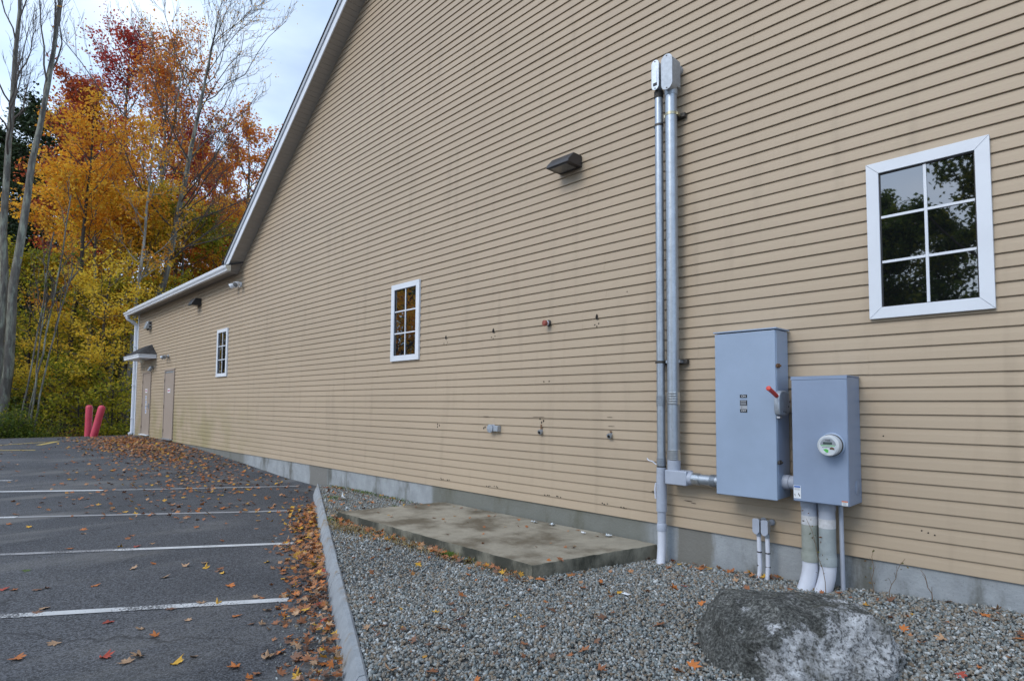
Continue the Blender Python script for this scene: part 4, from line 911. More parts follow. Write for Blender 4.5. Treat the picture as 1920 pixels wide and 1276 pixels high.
def boulder():
    import bmesh
    bm = bmesh.new(); bmesh.ops.create_icosphere(bm, subdivisions=7, radius=1)
    c = Vector((-1.315, -1.53, -.44)); ar, af, au = .56, .56, .515
    r3 = Vector((CR.x, CR.y, 0)).normalized(); f3 = Vector((CF.x, CF.y, 0)).normalized()
    cuts = [(Vector((.14, -.86, .50)).normalized(), .90), (Vector((-.50, -.25, .83)).normalized(), 1.08), (Vector((.74, .0, .66)).normalized(), .93), (Vector((-.80, -.60, .05)).normalized(), .95), (Vector((.05, .25, .96)).normalized(), .93), (Vector((.75, -.62, .2)).normalized(), .93)]
    for v in bm.verts:
        p = v.co.copy()
        q = Vector((math.copysign(abs(p.x) ** .62, p.x), math.copysign(abs(p.y) ** .66, p.y), math.copysign(abs(p.z) ** .60, p.z)))
        for n_, d_ in cuts:
            e_ = q.dot(n_) - d_
            if e_ > 0: q -= n_ * e_ * .86
        q *= 1 + mnoise.noise(p * 1.6 + Vector((3, 1, 7))) * .08 + mnoise.noise(p * 3.7) * .05 + mnoise.noise(p * 8) * .024 + mnoise.noise(p * 19) * .013 + mnoise.noise(p * 42) * .006
        if q.y < .35 and q.x > -.45: q *= 1 + (.5 - abs(mnoise.noise(q * 3.3 + Vector((5, 2, 1))))) * .07 - abs(mnoise.noise(q * 9)) * .035 - abs(mnoise.noise(q * 24)) * .016
        v.co = c + r3 * (q.x * ar) + f3 * (q.y * af) + Vector((0, 0, q.z * au))
    me = bpy.data.meshes.new('boulder'); bm.to_mesh(me); bm.free()
    me.polygons.foreach_set('use_smooth', [True] * len(me.polygons))
    m = bpy.data.materials.new('lichened_boulder'); m.use_nodes = True
    t = m.node_tree; b = t.nodes['Principled BSDF']; n = t.nodes.new; l = t.links.new; b.inputs['Roughness'].default_value = .88
    ge = n('ShaderNodeNewGeometry')
    def nz(scale, det, rough=.6):
        z = n('ShaderNodeTexNoise'); z.inputs['Scale'].default_value = scale; z.inputs['Detail'].default_value = det; z.inputs['Roughness'].default_value = rough; l(ge.outputs['Position'], z.inputs['Vector']); return z.outputs['Fac']
    def ramp(f, s):
        r = n('ShaderNodeValToRGB'); e = r.color_ramp.elements
        while len(e) < len(s): e.new(.5)
        for i, (p, c_) in enumerate(s): e[i].position, e[i].color = p, (*c_, 1)
        l(f, r.inputs['Fac']); return r.outputs['Color']
    base = ramp(nz(8, 12, .78), [(.32, (.028, .03, .027)), (.5, (.085, .088, .082)), (.66, (.20, .205, .195))])
    grain = ramp(nz(62, 5, .8), [(.40, (.30,) * 3), (.5, (.9,) * 3), (.62, (2.2,) * 3)])
    mu = n('ShaderNodeMix'); mu.data_type = 'RGBA'; mu.blend_type = 'MULTIPLY'; mu.inputs[0].default_value = 1; l(base, mu.inputs[6]); l(grain, mu.inputs[7])
    # pale quartz patch on the front right face: a blob in world space with a ragged edge
    def blob(cx, cy, cz, rr):
        s = n('ShaderNodeVectorMath'); s.operation = 'DISTANCE'; s.inputs[1].default_value = (cx, cy, cz); l(ge.outputs['Position'], s.inputs[0])
        r = n('ShaderNodeMapRange'); r.inputs['From Min'].default_value = rr; r.inputs['From Max'].default_value = rr * .35; l(s.outputs['Value'], r.inputs['Value']); return r.outputs[0]
    def mx2(a, c_, op='MAXIMUM'):
        q = n('ShaderNodeMath'); q.operation = op; l(a, q.inputs[0]); l(c_, q.inputs[1]); return q.outputs[0]
    bl = mx2(mx2(blob(-.98, -1.38, -.08, .33), blob(-1.18, -1.93, -.20, .30)), blob(-.98, -1.65, -.15, .34))
    k_ = n('ShaderNodeMath'); k_.operation = 'MULTIPLY_ADD'; k_.inputs[1].default_value = 3.2; k_.inputs[2].default_value = -1.55; l(nz(7.0, 13, .76), k_.inputs[0])
    sm = mx2(bl, k_.outputs[0], 'ADD')
    fr = n('ShaderNodeMapRange'); fr.inputs['From Min'].default_value = .34; fr.inputs['From Max'].default_value = .56; l(sm, fr.inputs['Value'])
    wc = ramp(nz(15, 13, .82), [(.36, (.10, .10, .09)), (.46, (.40, .41, .42)), (.58, (.72, .74, .77))])
    spk = ramp(nz(48, 6, .8), [(.44, (.10,) * 3), (.49, (.95,) * 3)])
    ws = n('ShaderNodeMix'); ws.data_type = 'RGBA'; ws.blend_type = 'MULTIPLY'; ws.inputs[0].default_value = .85; l(wc, ws.inputs[6]); l(spk, ws.inputs[7])
    m1 = n('ShaderNodeMix'); m1.data_type = 'RGBA'; l(fr.outputs[0], m1.inputs[0]); l(mu.outputs[2], m1.inputs[6]); l(ws.outputs[2], m1.inputs[7])
    # greenish moss stains
    g = n('ShaderNodeMapRange'); g.inputs['From Min'].default_value = .55; g.inputs['From Max'].default_value = .72; g.inputs['To Max'].default_value = .7; l(nz(4.2, 7, .65), g.inputs['Value'])
    m2 = n('ShaderNodeMix'); m2.data_type = 'RGBA'; l(g.outputs[0], m2.inputs[0]); l(m1.outputs[2], m2.inputs[6]); m2.inputs[7].default_value = (.085, .08, .05, 1)
    l(m2.outputs[2], b.inputs['Base Color'])
    bp = n('ShaderNodeBump'); bp.inputs['Strength'].default_value = 1.0; bp.inputs['Distance'].default_value = .022; l(nz(24, 12, .8), bp.inputs['Height']); l(bp.outputs[0], b.inputs['Normal'])
    me.materials.append(m)
    o = bpy.data.objects.new('boulder', me); link(o); rebase(o, (-1.335, -1.43, -.40))
    tag(o, 'big grey boulder with white quartz face lying on the gravel', 'boulder')
    return o
BOULDER = boulder()

# ------------------------------------------------------------------ bollards
def bollard(x, y, z, tilt, label):
    r_ = empty('bollard', (x, y, z), label, 'bollard', 'red bollards at the pavement end')
    ax = Vector((tilt[0], tilt[1], 1)).normalized(); p = Vector((x, y, z))
    b = B(); b.lathe(p - ax * .15, ax, [(0, .108), (1.15, .108), (1.20, .101), (1.235, .082), (1.255, .05), (1.262, .0)], 24); b.build('sleeve', REDPLAST, r_)
    b = B(); b.lathe(p + ax * .0, ax, [(0, .1095), (.012, .1105), (.03, .1085)], 24); b.build('base_rim', REDPLAST, r_)
bollard(-26.0, -1.26, -.02, (0.01, 0.0), 'upright faded red bollard, left of the two')
bollard(-24.65, -1.31, 0.0, (.17, .17), 'leaning faded red bollard beside the upright one')

# ------------------------------------------------------------------ gravel stones
def ico():
    t = (1 + 5 ** .5) / 2
    V = np.array([(-1, t, 0), (1, t, 0), (-1, -t, 0), (1, -t, 0), (0, -1, t), (0, 1, t), (0, -1, -t), (0, 1, -t), (t, 0, -1), (t, 0, 1), (-t, 0, -1), (-t, 0, 1)], float) / math.sqrt(1 + t * t)
    F = np.array([(0, 11, 5), (0, 5, 1), (0, 1, 7), (0, 7, 10), (0, 10, 11), (1, 5, 9), (5, 11, 4), (11, 10, 2), (10, 7, 6), (7, 1, 8), (3, 9, 4), (3, 4, 2), (3, 2, 6), (3, 6, 8), (3, 8, 9), (4, 9, 5), (2, 4, 11), (6, 2, 10), (8, 6, 7), (9, 8, 1)])
    return V, F
def rot_mats(n, r, tilt=math.pi):
    q = r.normal(size=(n, 4)); q /= np.linalg.norm(q, axis=1)[:, None]; w, x, y, z = q.T
    return np.stack([1 - 2 * (y * y + z * z), 2 * (x * y - z * w), 2 * (x * z + y * w), 2 * (x * y + z * w), 1 - 2 * (x * x + z * z), 2 * (y * z - x * w), 2 * (x * z - y * w), 2 * (y * z + x * w), 1 - 2 * (x * x + y * y)], 1).reshape(n, 3, 3)
def stones(P, size, r):
    V0, F0 = ico(); n = len(P)
    V = V0[None] * (1 + r.uniform(-.36, .36, (n, 12, 1))) * np.stack([r.uniform(.8, 1.5, n), r.uniform(.6, 1.1, n), r.uniform(.35, .8, n)], 1)[:, None] * size[:, None, None]
    V = np.einsum('nij,nkj->nki', rot_mats(n, r), V) + P[:, None]
    F = F0[None] + (np.arange(n) * 12)[:, None, None]
    return V.reshape(-1, 3), F.reshape(-1, 3)
def in_pad(x, y, m=0.0):
    t = np.clip((y + 1.45) / 1.42, 0, 1); return (y > -1.46 - m) & (x > -7.09 + .29 * t - m) & (x < -3.60 + .33 * t + m)
def in_boulder(x, y):
    a = (x + 1.34) * .712 + (y + 1.53) * .702; c = -(x + 1.34) * .702 + (y + 1.53) * .712; return (a / .44) ** 2 + (c / .46) ** 2 < 1
def scatter_gravel():
    r = np.random.default_rng(3); Ps, Ss = [], []
    def put(x0, x1, y0, y1, dens, smin, smax, cond, zf, lift):
        n = int((x1 - x0) * (y1 - y0) * dens); x = r.uniform(x0, x1, n); y = r.uniform(y0, y1, n); k = cond(x, y); x, y = x[k], y[k]
        s = smin + (smax - smin) * r.power(1.0, len(x)) ** 2.0
        Ps.append(np.stack([x, y, zf(x, y) + s * lift], 1)); Ss.append(s)
    onbed = lambda x, y: (y < -.005) & (y > curb_y(x) + .03) & ~in_pad(x, y) & ~in_boulder(x, y)
    put(-4.3, .5, -4.4, 0, 4600, .0058, .0145, onbed, zG, .25)
    put(-4.3, .5, -4.4, 0, 260, .010, .0175, onbed, zG, .6)
    put(-10.2, -4.3, -3.0, 0, 2300, .007, .015, onbed, zG, .25)
    put(-7.6, 0.2, -2.9, 0, 60, .009, .016, onbed, zG, .8)
    put(.5, 3.0, -3.5, 0, 500, .012, .02, onbed, zG, .25)
    # stones kicked over the kerb on to the asphalt
    def spill(x, y):
        d = (curb_y(x) - y) / 1.0925; p = np.exp(-((d - .12) / .22) ** 2) * np.interp(x, [-9, -5.2, -4.2, -2.5], [.05, .10, .9, 1.0]); return (d > .09) & (r.random(len(x)) < p)
    put(-9.5, -2.3, -4.9, -.6, 1500, .005, .0125, spill, lambda x, y: zA(x), .5)
    P, s = np.concatenate(Ps), np.concatenate(Ss); V, F = stones(P, s, r)
    o = mesh_np('gravel', V, F, GRAVEL); tag(o, 'loose grey crushed stone between the kerb and the wall', 'gravel', kind='stuff')
scatter_gravel()

# ------------------------------------------------------------------ fallen maple leaves
half = [(0, 1.0), (9, .70), (16, .74), (24, .46), (38, .72), (48, .98), (57, .74), (66, .70), (74, .40), (92, .62), (104, .78), (116, .56), (138, .36), (160, .30)]
def leaf_outline(r):
    pts = []
    for a, q in half: pts.append((a, q * r.uniform(.9, 1.1)))
    for a, q in reversed(half[1:]): pts.append((360 - a, q * r.uniform(.9, 1.1)))
    return [(math.sin(rad(a)) * q, math.cos(rad(a)) * q) for a, q in pts]
def leaf_shape(r, curl, stem=True):
    o = leaf_outline(r); V = [(0, -.12, 0)] ; a = r.uniform(0, 6.28); bend = r.uniform(.15, .55) * curl; ax = (math.cos(a), math.sin(a))
    fold = r.uniform(-.25, .35) * curl
    for x, y in o:
        t = x * ax[0] + y * ax[1]; V.append((x * (1 - .12 * curl), y, bend * t * t * .9 + fold * abs(x) + r.normal() * .045 * curl))
    n = len(o); F = [(0, 1 + (i + 1) % n, 1 + i) for i in range(n)]
    if stem:
        k = len(V); V += [(-.02, -.2, .02), (.02, -.2, .02), (r.uniform(-.2, .2), -.95, .10)]; F.append((k, k + 1, k + 2))
    return np.array(V), np.array(F)
LEAFC = {'orange': (.46, .15, .035), 'tan': (.42, .26, .15), 'brown': (.17, .085, .05), 'red': (.36, .06, .035), 'yellow': (.58, .33, .04), 'russet': (.29, .115, .05), 'green': (.09, .14, .03)}
LM = {k: mat('fallen_leaf_' + k, c, .65, .28, 30, rnd=.18, bump=.15, bscale=60) for k, c in LEAFC.items()}
LR = np.random.default_rng(21)
LEAFMESH = {}
for k in LEAFC:
    for j in range(4):
        V, F = leaf_shape(LR, (.5, .8, 1.1, 1.5)[j]); me = bpy.data.meshes.new('fallen_leaf'); me.from_pydata(V.tolist(), [], F.tolist()); me.materials.append(LM[k])
        me.polygons.foreach_set('use_smooth', [True] * len(me.polygons)); me.update(); LEAFMESH[k, j] = me
LCOL = ['orange', 'tan', 'brown', 'red', 'yellow', 'russet']
leaves = []       # x, y, z, size, colour, place, tilt
def zone(x, y):
    if in_pad(np.array([x]), np.array([y]))[0]: return 'pad', -.195
    if x > -10.25 and y > curb_y(x) - .03: return 'gravel', float(zG(x, y)) + .012
    return 'asphalt', float(zA(x)) + .004
def put_leaf(x, y, c, size=None, tilt=.25, lift=0.0, zn=None):
    z_, zz = zone(x, y)
    leaves.append((x, y, zz + lift, size or LR.uniform(.038, .060), c, zn or z_, tilt))
heroA = [(-4.906, -4.705), (-4.54, -4.324), (-4.361, -4.23), (-4.411, -4.161), (-4.145, -4.033), (-3.818, -3.786), (-3.816, -3.604), (-5.25, -4.186), (-5.947, -4.463), (-5.86, -4.525), (-5.245, -3.768), (-5.218, -3.565), (-5.121, -3.485), (-5.546, -3.25), (-6.3, -3.228), (-6.233, -3.587), (-7.9, -3.613), (-7.757, -3.502), (-9.215, -3.766), (-8.163, -4.022), (-6.767, -4.661), (-5.04, -4.503), (-7.381, -4.463), (-6.374, -4.092), (-6.495, -3.181)]
heroAc = 'orange red tan tan yellow orange tan red tan brown brown tan yellow orange yellow tan yellow red orange orange red tan green orange tan'.split()
HERO = []
for i, (p, c) in enumerate(zip(heroA, heroAc)): put_leaf(*p, c, .062 if i < 7 else .056, .22); HERO.append(len(leaves) - 1)
heroG = [(-5.229, -1.847), (-3.576, -2.235), (-2.575, -2.553), (-3.119, -3.0), (-3.134, -2.757), (-3.192, -2.593), (-2.671, -3.175), (-2.823, -3.335), (-3.102, -1.382), (-3.516, -1.463), (-3.539, -1.166), (-2.553, -1.826), (-2.276, -2.38), (-2.034, -2.521), (-2.536, -0.914), (-4.758, -1.651), (-5.235, -1.53), (-0.846, -1.015), (-0.756, -0.886), (-0.59, -0.114), (-0.645, -0.256), (-0.43, -0.598), (-1.175, -0.251), (-2.194, -1.099), (-2.176, -1.695), (-2.538, -0.895), (-1.711, -2.242), (-1.697, -2.131), (-2.693, -0.215), (-2.108, -0.065)]
heroGc = 'orange orange russet russet brown red russet tan russet orange russet brown russet russet orange brown russet orange tan tan orange orange brown orange russet orange orange orange orange tan'.split()
for p, c in zip(heroG, heroGc): put_leaf(*p, c, LR.uniform(.046, .06), .4, .008); HERO.append(len(leaves) - 1)
def pick(w): return LCOL[LR.choice(6, p=np.array(w) / sum(w))]
for i in range(1150):      # drift against the kerb
    s = LR.uniform(1.6, 8.6); d = abs(LR.normal(0, .20)) + .085; s = s if LR.random() < .9 else LR.uniform(.8, 9)
    if s > 6.7 and LR.random() < .35: continue
    p = Vector((-10.3, -.2, 0)) + KD * s + KN * d; put_leaf(p.x, p.y, pick((2.6, 3.4, 3.6, .6, .7, 4.2)), LR.uniform(.027, .052), .6, max(0, .085 - d * .18) * LR.random(), 'kerb')
def farpile(n, cx, cy, sx, sy, rot, w):
    for i in range(n):
        a, b2 = LR.normal() * sx, LR.normal() * sy; x = cx + a * math.cos(rot) - b2 * math.sin(rot); y = cy + a * math.sin(rot) + b2 * math.cos(rot)
        if y > -.06: y = -.06 - abs(y + .06) * .5
        if -25.5 < x and (x < -10.4 or y < curb_y(x) - .12): put_leaf(x, y, pick(w), LR.uniform(.04, .056), .5, .02 * LR.random())
farpile(1300, -18.6, -1.15, 2.0, .6, .05, (2, 3, 3.5, .6, .5, 3))
farpile(800, -21.5, -.95, 1.6, .5, 0, (2, 3.5, 3, .6, .5, 3))
farpile(420, -15.2, -1.2, 2.0, .7, 0, (2, 3, 3, .8, .5, 3))
farpile(260, -12.2, -1.8, 1.5, .8, .4, (2.5, 3, 2.5, 1, .7, 3))
farpile(110, -10.0, -2.2, 1.1, .6, .6, (3, 3, 2, 1.4, 1, 3))
for i in range(340):
    x = -4 - 20 * LR.random() ** .9; y = -LR.uniform(.3, 7.5)
    if (x < -10.4 or y < curb_y(x) - .15) and x > -25: put_leaf(x, y, pick((3, 4, 2.4, 1.2, 1, 2.5)), LR.uniform(.036, .056), .3)
for i in range(420):
    x = LR.uniform(-9.8, 0); y = LR.uniform(curb_y(x) + .1, -.05)
    if not in_pad(np.array([x]), np.array([y]))[0] and not in_boulder(np.array([x]), np.array([y]))[0]: put_leaf(x, y, pick((1.2, 1.4, 4, .4, .15, 3.4)), LR.uniform(.014, .046), .6, .004)
for i in range(110):       # caught along the front of the slab
    x = LR.uniform(-7.0, -3.5); put_leaf(x, -1.5 - abs(LR.normal(0, .09)), pick((2, 2, 3, .4, .6, 3)), LR.uniform(.035, .052), .7, .012)
for i in range(26):
    x = LR.uniform(-3.3, -2.0); put_leaf(x, -.06 - abs(LR.normal(0, .07)), pick((3, 2, 3, .4, .4, 3)), LR.uniform(.03, .05), .7, .012)
for i in range(34): put_leaf(LR.uniform(-6.8, -3.6), LR.uniform(-1.3, -.1), pick((1, 2, 4, .3, .2, 2)), LR.uniform(.02, .038), .5)
def depth(l): return (Vector(l[:3]) - CP).dot(CF)
def in_view(l):
    d = Vector(l[:3]) - CP; w = d.dot(CF)
    if w < .3: return False
    u, v = d.dot(CR) / w * 1100.5 / 960 + .038, d.dot(CU) / w * 1100.5 / 638 - .0947
    return abs(u) < 1.0 and abs(v) < 1.0
order = sorted(range(len(leaves)), key=lambda i: (not in_view(leaves[i]), -(leaves[i][3] / max(.3, depth(leaves[i])))))
single = set(order[:296]) | {i for i in HERO if in_view(leaves[i])}
WORDS = {'orange': 'bright orange', 'tan': 'pale tan', 'brown': 'dark brown', 'red': 'red', 'yellow': 'yellow', 'russet': 'rusty brown', 'green': 'green'}
PLACE = {'asphalt': 'lying flat on the dark asphalt lot', 'kerb': 'in the drift along the granite kerb', 'gravel': 'lying on the grey gravel', 'pad': 'lying on the concrete slab'}
SPECIAL = {0: 'orange maple leaf on the asphalt, nearest the left edge at the bottom', 1: 'red maple leaf on the asphalt beside a pale tan one', 4: 'big yellow maple leaf lying alone on the near asphalt',
           8: 'pale leaf lying on the nearest white line, far from its kerb end', 12: 'yellow leaf lying across the nearest white line', 16: 'yellow leaf lying on the second white line', 22: 'dark green leaf sprig lying on the asphalt', 27: 'big curled rusty leaf on the gravel left of the boulder', 32: 'large pale leaf on the gravel against the near kerb', 42: 'bright orange leaf on the gravel right of the boulder'}
LV, LF, LI, kk = [], [], [], 0
small = [leaf_shape(LR, c, False) for c in (.7, 1.0, 1.3)]
LITTER = island_mat('leaf_litter_tones', [LEAFC['brown'], LEAFC['russet'], LEAFC['tan'], LEAFC['orange'], LEAFC['russet'], LEAFC['yellow']], .7, 1.5, .15)
for i, l in enumerate(leaves):
    x, y, z, s, c, place, tilt = l; ang = LR.uniform(0, 6.283); tx_, ty_ = LR.normal() * tilt * .6, LR.normal() * tilt * .6
    if i in single:
        o = bpy.data.objects.new('fallen_leaf', LEAFMESH[c, int(LR.integers(0, 4))]); COL.objects.link(o); o.location = (x, y, z + s * tilt * .15); o.rotation_euler = (tx_, ty_, ang); o.scale = (s, s, s)
        lab = SPECIAL.get(i)
        if lab: tag(o, lab, 'leaf', 'fallen leaves singled out')
        else:
            if place == 'kerb': where = 'in the kerb drift ' + ('nearest the camera' if x > -4.3 else 'beside the nearest white line' if x > -5.4 else 'between the first and second lines' if x > -6.6 else 'level with the slab end' if x > -8 else 'at the far wall end')
            elif place == 'asphalt': where = 'on the asphalt ' + ('before the nearest white line' if (Vector((x, y)) - Vector((-4.829, -3.042))).dot(Vector((.83, -.55))) > 0 else 'between the white lines' if x > -9 else 'out past the far lines')
            elif place == 'gravel': where = 'on the gravel ' + ('right of the boulder' if x > -1.0 else 'behind the boulder along the wall' if x > -2.6 and y > -.5 else 'left of the boulder' if x > -2.6 else 'below the conduits' if x > -3.8 and y > -1.4 else 'in front of the slab' if y > -2.0 and x < -3 else 'next to the near kerb')
            else: where = 'on the concrete slab'
            tag(o, f'{WORDS[c]} fallen maple leaf {where}', 'leaf', f'{WORDS[c]} leaves {where}')
    else:
        V, F = small[i % 3]; M_ = np.array((Matrix.Translation((x, y, z + s * tilt * .12)) @ Matrix.Rotation(ang, 4, 'Z') @ Matrix.Rotation(tx_, 4, 'X') @ Matrix.Rotation(ty_, 4, 'Y') @ Matrix.Scale(s, 4)))
        LV.append(V @ M_[:3, :3].T + M_[:3, 3]); LF.append(F + kk); kk += len(V)
o = mesh_np('leaf_litter', np.concatenate(LV), np.concatenate(LF), LITTER, smooth=True)
tag(o, 'brown and orange fallen leaves strewn over the lot and heaped along the wall', 'leaf litter', kind='stuff')

# ------------------------------------------------------------------ scraps, dry grass, moss, weeds
def scrap(x, y, z, s, m, label, crumple=.4, name='paper_scrap'):
    n = 5; V, F = [], []
    for i in range(n):
        for j in range(n): V.append((x + (i / 4 - .5) * s * 2 + LR.normal() * s * .1, y + (j / 4 - .5) * s * 1.5 + LR.normal() * s * .1, z + abs(LR.normal()) * s * crumple + .004))
    for i in range(n - 1):
        for j in range(n - 1): a = i * n + j; F.append((a, a + n, a + n + 1, a + 1))
    b = B(); b.add(V, F); o = b.build(name, m, smooth=False); rebase(o, (x, y, z)); tag(o, label, 'litter'); return o
scrap(-2.753, -1.27, float(zG(-2.753, -1.27)) + .012, .030, PAPER, 'small white scrap of paper lying alone on the gravel', .15)
FOIL = mat('crumpled_foil', (.62, .66, .68), .3, .2, 30, metal=.5)
scrap(-3.80, -.11, -.196, .034, FOIL, 'crumpled shiny wrapper on the slab corner nearest the conduits', .35, 'crumpled_wrapper')
scrap(-4.85, -.14, -.197, .036, FOIL, 'torn pale wrapper against the wall at mid slab', .18, 'crumpled_wrapper')
scrap(-4.60, -.12, -.197, .035, FOIL, 'smaller torn pale wrapper right of the mid slab one', .35, 'crumpled_wrapper')
scrap(-4.08, -.19, -.197, .022, PAPER, 'tiny white paper bit on the slab', .4)
scrap(-8.35, -.72, float(zG(-8.35, -.72)) + .02, .034, PAPER, 'white crumpled paper ball on the gravel beyond the slab', .9)
scrap(-7.55, -1.08, float(zG(-7.55, -1.08)) + .02, .022, PAPER, 'white paper bit between kerb and slab corner', .7)
def tuft_field(name, spots, m, label, hmin, hmax, lean=.5, wd=.003):
    V, F = [], []
    for (x, y, rx, ry, n) in spots:
        for i in range(n):
            px, py = x + LR.normal() * rx, y + LR.normal() * ry
            if in_pad(np.array([px]), np.array([py]), .01)[0] or py > -.01: continue
            z = float(zG(px, py)) if py > curb_y(px) else float(zA(px)); h = LR.uniform(hmin, hmax); a = LR.uniform(0, 6.28); d = np.array([math.cos(a), math.sin(a)]) * h * LR.uniform(.1, 1) * lean * 2; s = np.array([-d[1], d[0]]); s = s / (np.linalg.norm(s) + 1e-6) * wd
            k = len(V); V += [(px - s[0], py - s[1], z - .005), (px + s[0], py + s[1], z - .005), (px + d[0] * .45 + s[0] * .7, py + d[1] * .45 + s[1] * .7, z + h * .65), (px + d[0] * .45 - s[0] * .7, py + d[1] * .45 - s[1] * .7, z + h * .65), (px + d[0], py + d[1], z + h * .85)]
            F += [(k, k + 1, k + 2), (k, k + 2, k + 3), (k + 3, k + 2, k + 4)]
    o = mesh_np(name, V, F, m); tag(o, label, 'grass', kind='stuff'); return o
STRAW = island_mat('dry_grass_blades', [(.18, .12, .05), (.30, .21, .09), (.36, .27, .13), (.20, .19, .06)], .8, 2, .2)
tuft_field('dry_grass', [(-6.75, -1.68, .30, .09, 420), (-6.2, -1.68, .22, .07, 420), (-5.4, -1.60, .30, .06, 380), (-4.7, -1.57, .35, .05, 260), (-4.0, -1.54, .25, .04, 120), (-7.5, -1.35, .3, .12, 120)], STRAW, 'dry straw-coloured grass along the front of the slab', .015, .06, 1.1)
GREENB = island_mat('green_weed_blades', [(.06, .10, .02), (.10, .16, .03), (.15, .19, .05)], .7, 2, .2)
tuft_field('green_weeds', [(-8.6, -.75, .12, .05, 160), (-8.8, -.12, .25, .04, 240), (-7.9, -.10, .2, .03, 140), (-9.6, -.12, .2, .04, 140), (-7.0, -1.57, .12, .03, 120), (-4.68, -1.53, .05, .02, 160), (-4.35, -1.52, .04, .02, 60), (-7.3, -.5, .1, .05, 60)], GREENB, 'low green weeds at the foot of the wall and slab', .015, .05, 1.2, .004)
MOSSM = island_mat('moss_green', [(.05, .10, .012), (.09, .16, .02)], .9, 4, .2)
P = np.concatenate([np.stack([LR.normal(-4.68, .045, 420), LR.normal(-1.53, .022, 420), np.zeros(420)], 1)]); P[:, 2] = zG(P[:, 0], P[:, 1]) + .01 + .02 * np.exp(-((P[:, 0] + 4.68) / .05) ** 2)
V, F = stones(P, LR.uniform(.004, .009, len(P)), LR); o = mesh_np('moss', V, F, MOSSM); tag(o, 'bright green moss cushion at the front of the slab', 'moss', kind='stuff')
STEM = mat('dry_stem', (.14, .09, .05), .8, .3, 20)
def weed(x, y, h, lean, nleaf, m, label, r=.0028):
    z = float(zG(x, y)); w_ = empty('weed', (x, y, z), label, 'weed'); pts = []
    for i in range(7):
        t = i / 6; pts.append((x + lean[0] * t ** 1.3 + .008 * math.sin(i * 2.1 + x * 9), y + lean[1] * t, z + h * t))
    b = B(); b.sweep(pts, [r * (1 - .5 * i / 6) for i in range(7)], 5)
    for i in (2, 3, 4):
        p = Vector(pts[i]); q = p + Vector((LR.normal() * .04, -abs(LR.normal()) * .02, .05)); b.sweep([tuple(p), tuple((p + q) / 2 + Vector((0, 0, .01))), tuple(q)], r * .5, 4)
    b.build('stem', STEM, w_)
    if nleaf:
        V, F, k = [], [], 0
        for i in range(nleaf):
            p = np.array(pts[int(LR.integers(2, 7))]) + LR.normal(size=3) * np.array([.03, .012, .03]); s = LR.uniform(.007, .014); A = rot_mats(1, LR)[0]
            V.append(np.array([(0, -1, 0), (.6, 0, .1), (0, 1, 0), (-.6, 0, .1)]) @ A.T * s + p); F.append(np.arange(4)[None] + k); k += 4
        mesh_np('foliage', np.concatenate(V), np.concatenate(F), m, w_)
WL = island_mat('weed_leaves', [(.10, .05, .03), (.16, .10, .04), (.10, .13, .03)], .8, 3, .2)
weed(-1.60, -.27, .55, (-.14, .02), 22, WL, 'thin vine with tiny leaves climbing in front of the right service pipe')
weed(-1.33, -.10, .34, (.01, .0), 9, WL, 'spindly weed at the foundation right of the thin conduit')
weed(-1.22, -.12, .30, (.10, .02), 6, WL, 'second spindly weed leaning right of the first by the foundation')
weed(-.94, -.12, .22, (-.07, .02), 0, WL, 'bare dry stalk leaning against the foundation behind the boulder', .0036)
weed(-3.95, -.06, .16, (.05, .0), 3, WL, 'dry bent stalk at the back of the slab')

# ------------------------------------------------------------------ trees
def norm(a): return a / (np.linalg.norm(a, axis=-1, keepdims=True) + 1e-9)
def tubes(P, Rr, n):
    """P (M,N,3) polylines, Rr (M,N) radii -> quads"""
    M_, N_, _ = P.shape; T = np.empty_like(P); T[:, 1:-1] = P[:, 2:] - P[:, :-2]; T[:, 0] = P[:, 1] - P[:, 0]; T[:, -1] = P[:, -1] - P[:, -2]; T = norm(T)
    ref = np.where(np.abs(T[:, :1, 2:3]) > .85, np.array([1., 0, 0]), np.array([0, 0, 1.])); ref = np.broadcast_to(ref, T.shape)
    u = norm(np.cross(ref, T)); w = np.cross(T, u); a = np.arange(n) * 2 * np.pi / n
    V = P[:, :, None] + (u[:, :, None] * np.cos(a)[None, None, :, None] + w[:, :, None] * np.sin(a)[None, None, :, None]) * Rr[:, :, None, None]
    idx = np.arange(M_ * N_ * n).reshape(M_, N_, n); nx = np.roll(idx, -1, 2)
    F = np.stack([idx[:, :-1], nx[:, :-1], nx[:, 1:], idx[:, 1:]], -1).reshape(-1, 4)
    return V.reshape(-1, 3), F
def grow(S_, D, L, npt, up, wob, r):
    t = np.linspace(0, 1, npt); P = S_[:, None] + D[:, None] * (L[:, None] * t)[..., None]
    P[:, :, 2] += (up * L)[:, None] * t ** 2
    w = np.cumsum(r.normal(size=(len(S_), npt, 3)) * wob, 1) * (L[:, None] / npt)[..., None]; w -= w[:, :1]
    return P + w
def at_frac(P, f):
    k = f * (P.shape[1] - 1); i = np.minimum(k.astype(int), P.shape[1] - 2); a = (k - i)[:, None]; m_ = np.arange(len(P)); return P[m_, i] * (1 - a) + P[m_, i + 1] * a
def dirs(az, el): return np.stack([np.cos(az) * np.cos(el), np.sin(az) * np.cos(el), np.sin(el)], 1)
def leaf_cards(C_, size, r, flat=.6):
    n = len(C_); nr = norm(r.normal(size=(n, 3)) * np.array([1, 1, 1]) + np.array([0, 0, flat * 2.2])); t = norm(np.cross(nr, r.normal(size=(n, 3)))); b = np.cross(nr, t)
    s = size[:, None]; V = np.stack([C_ - t * s, C_ + b * s * .62 + nr * s * .16, C_ + t * s, C_ - b * s * .62 + nr * s * .16], 1)
    return V.reshape(-1, 3), np.arange(n * 4).reshape(n, 4)
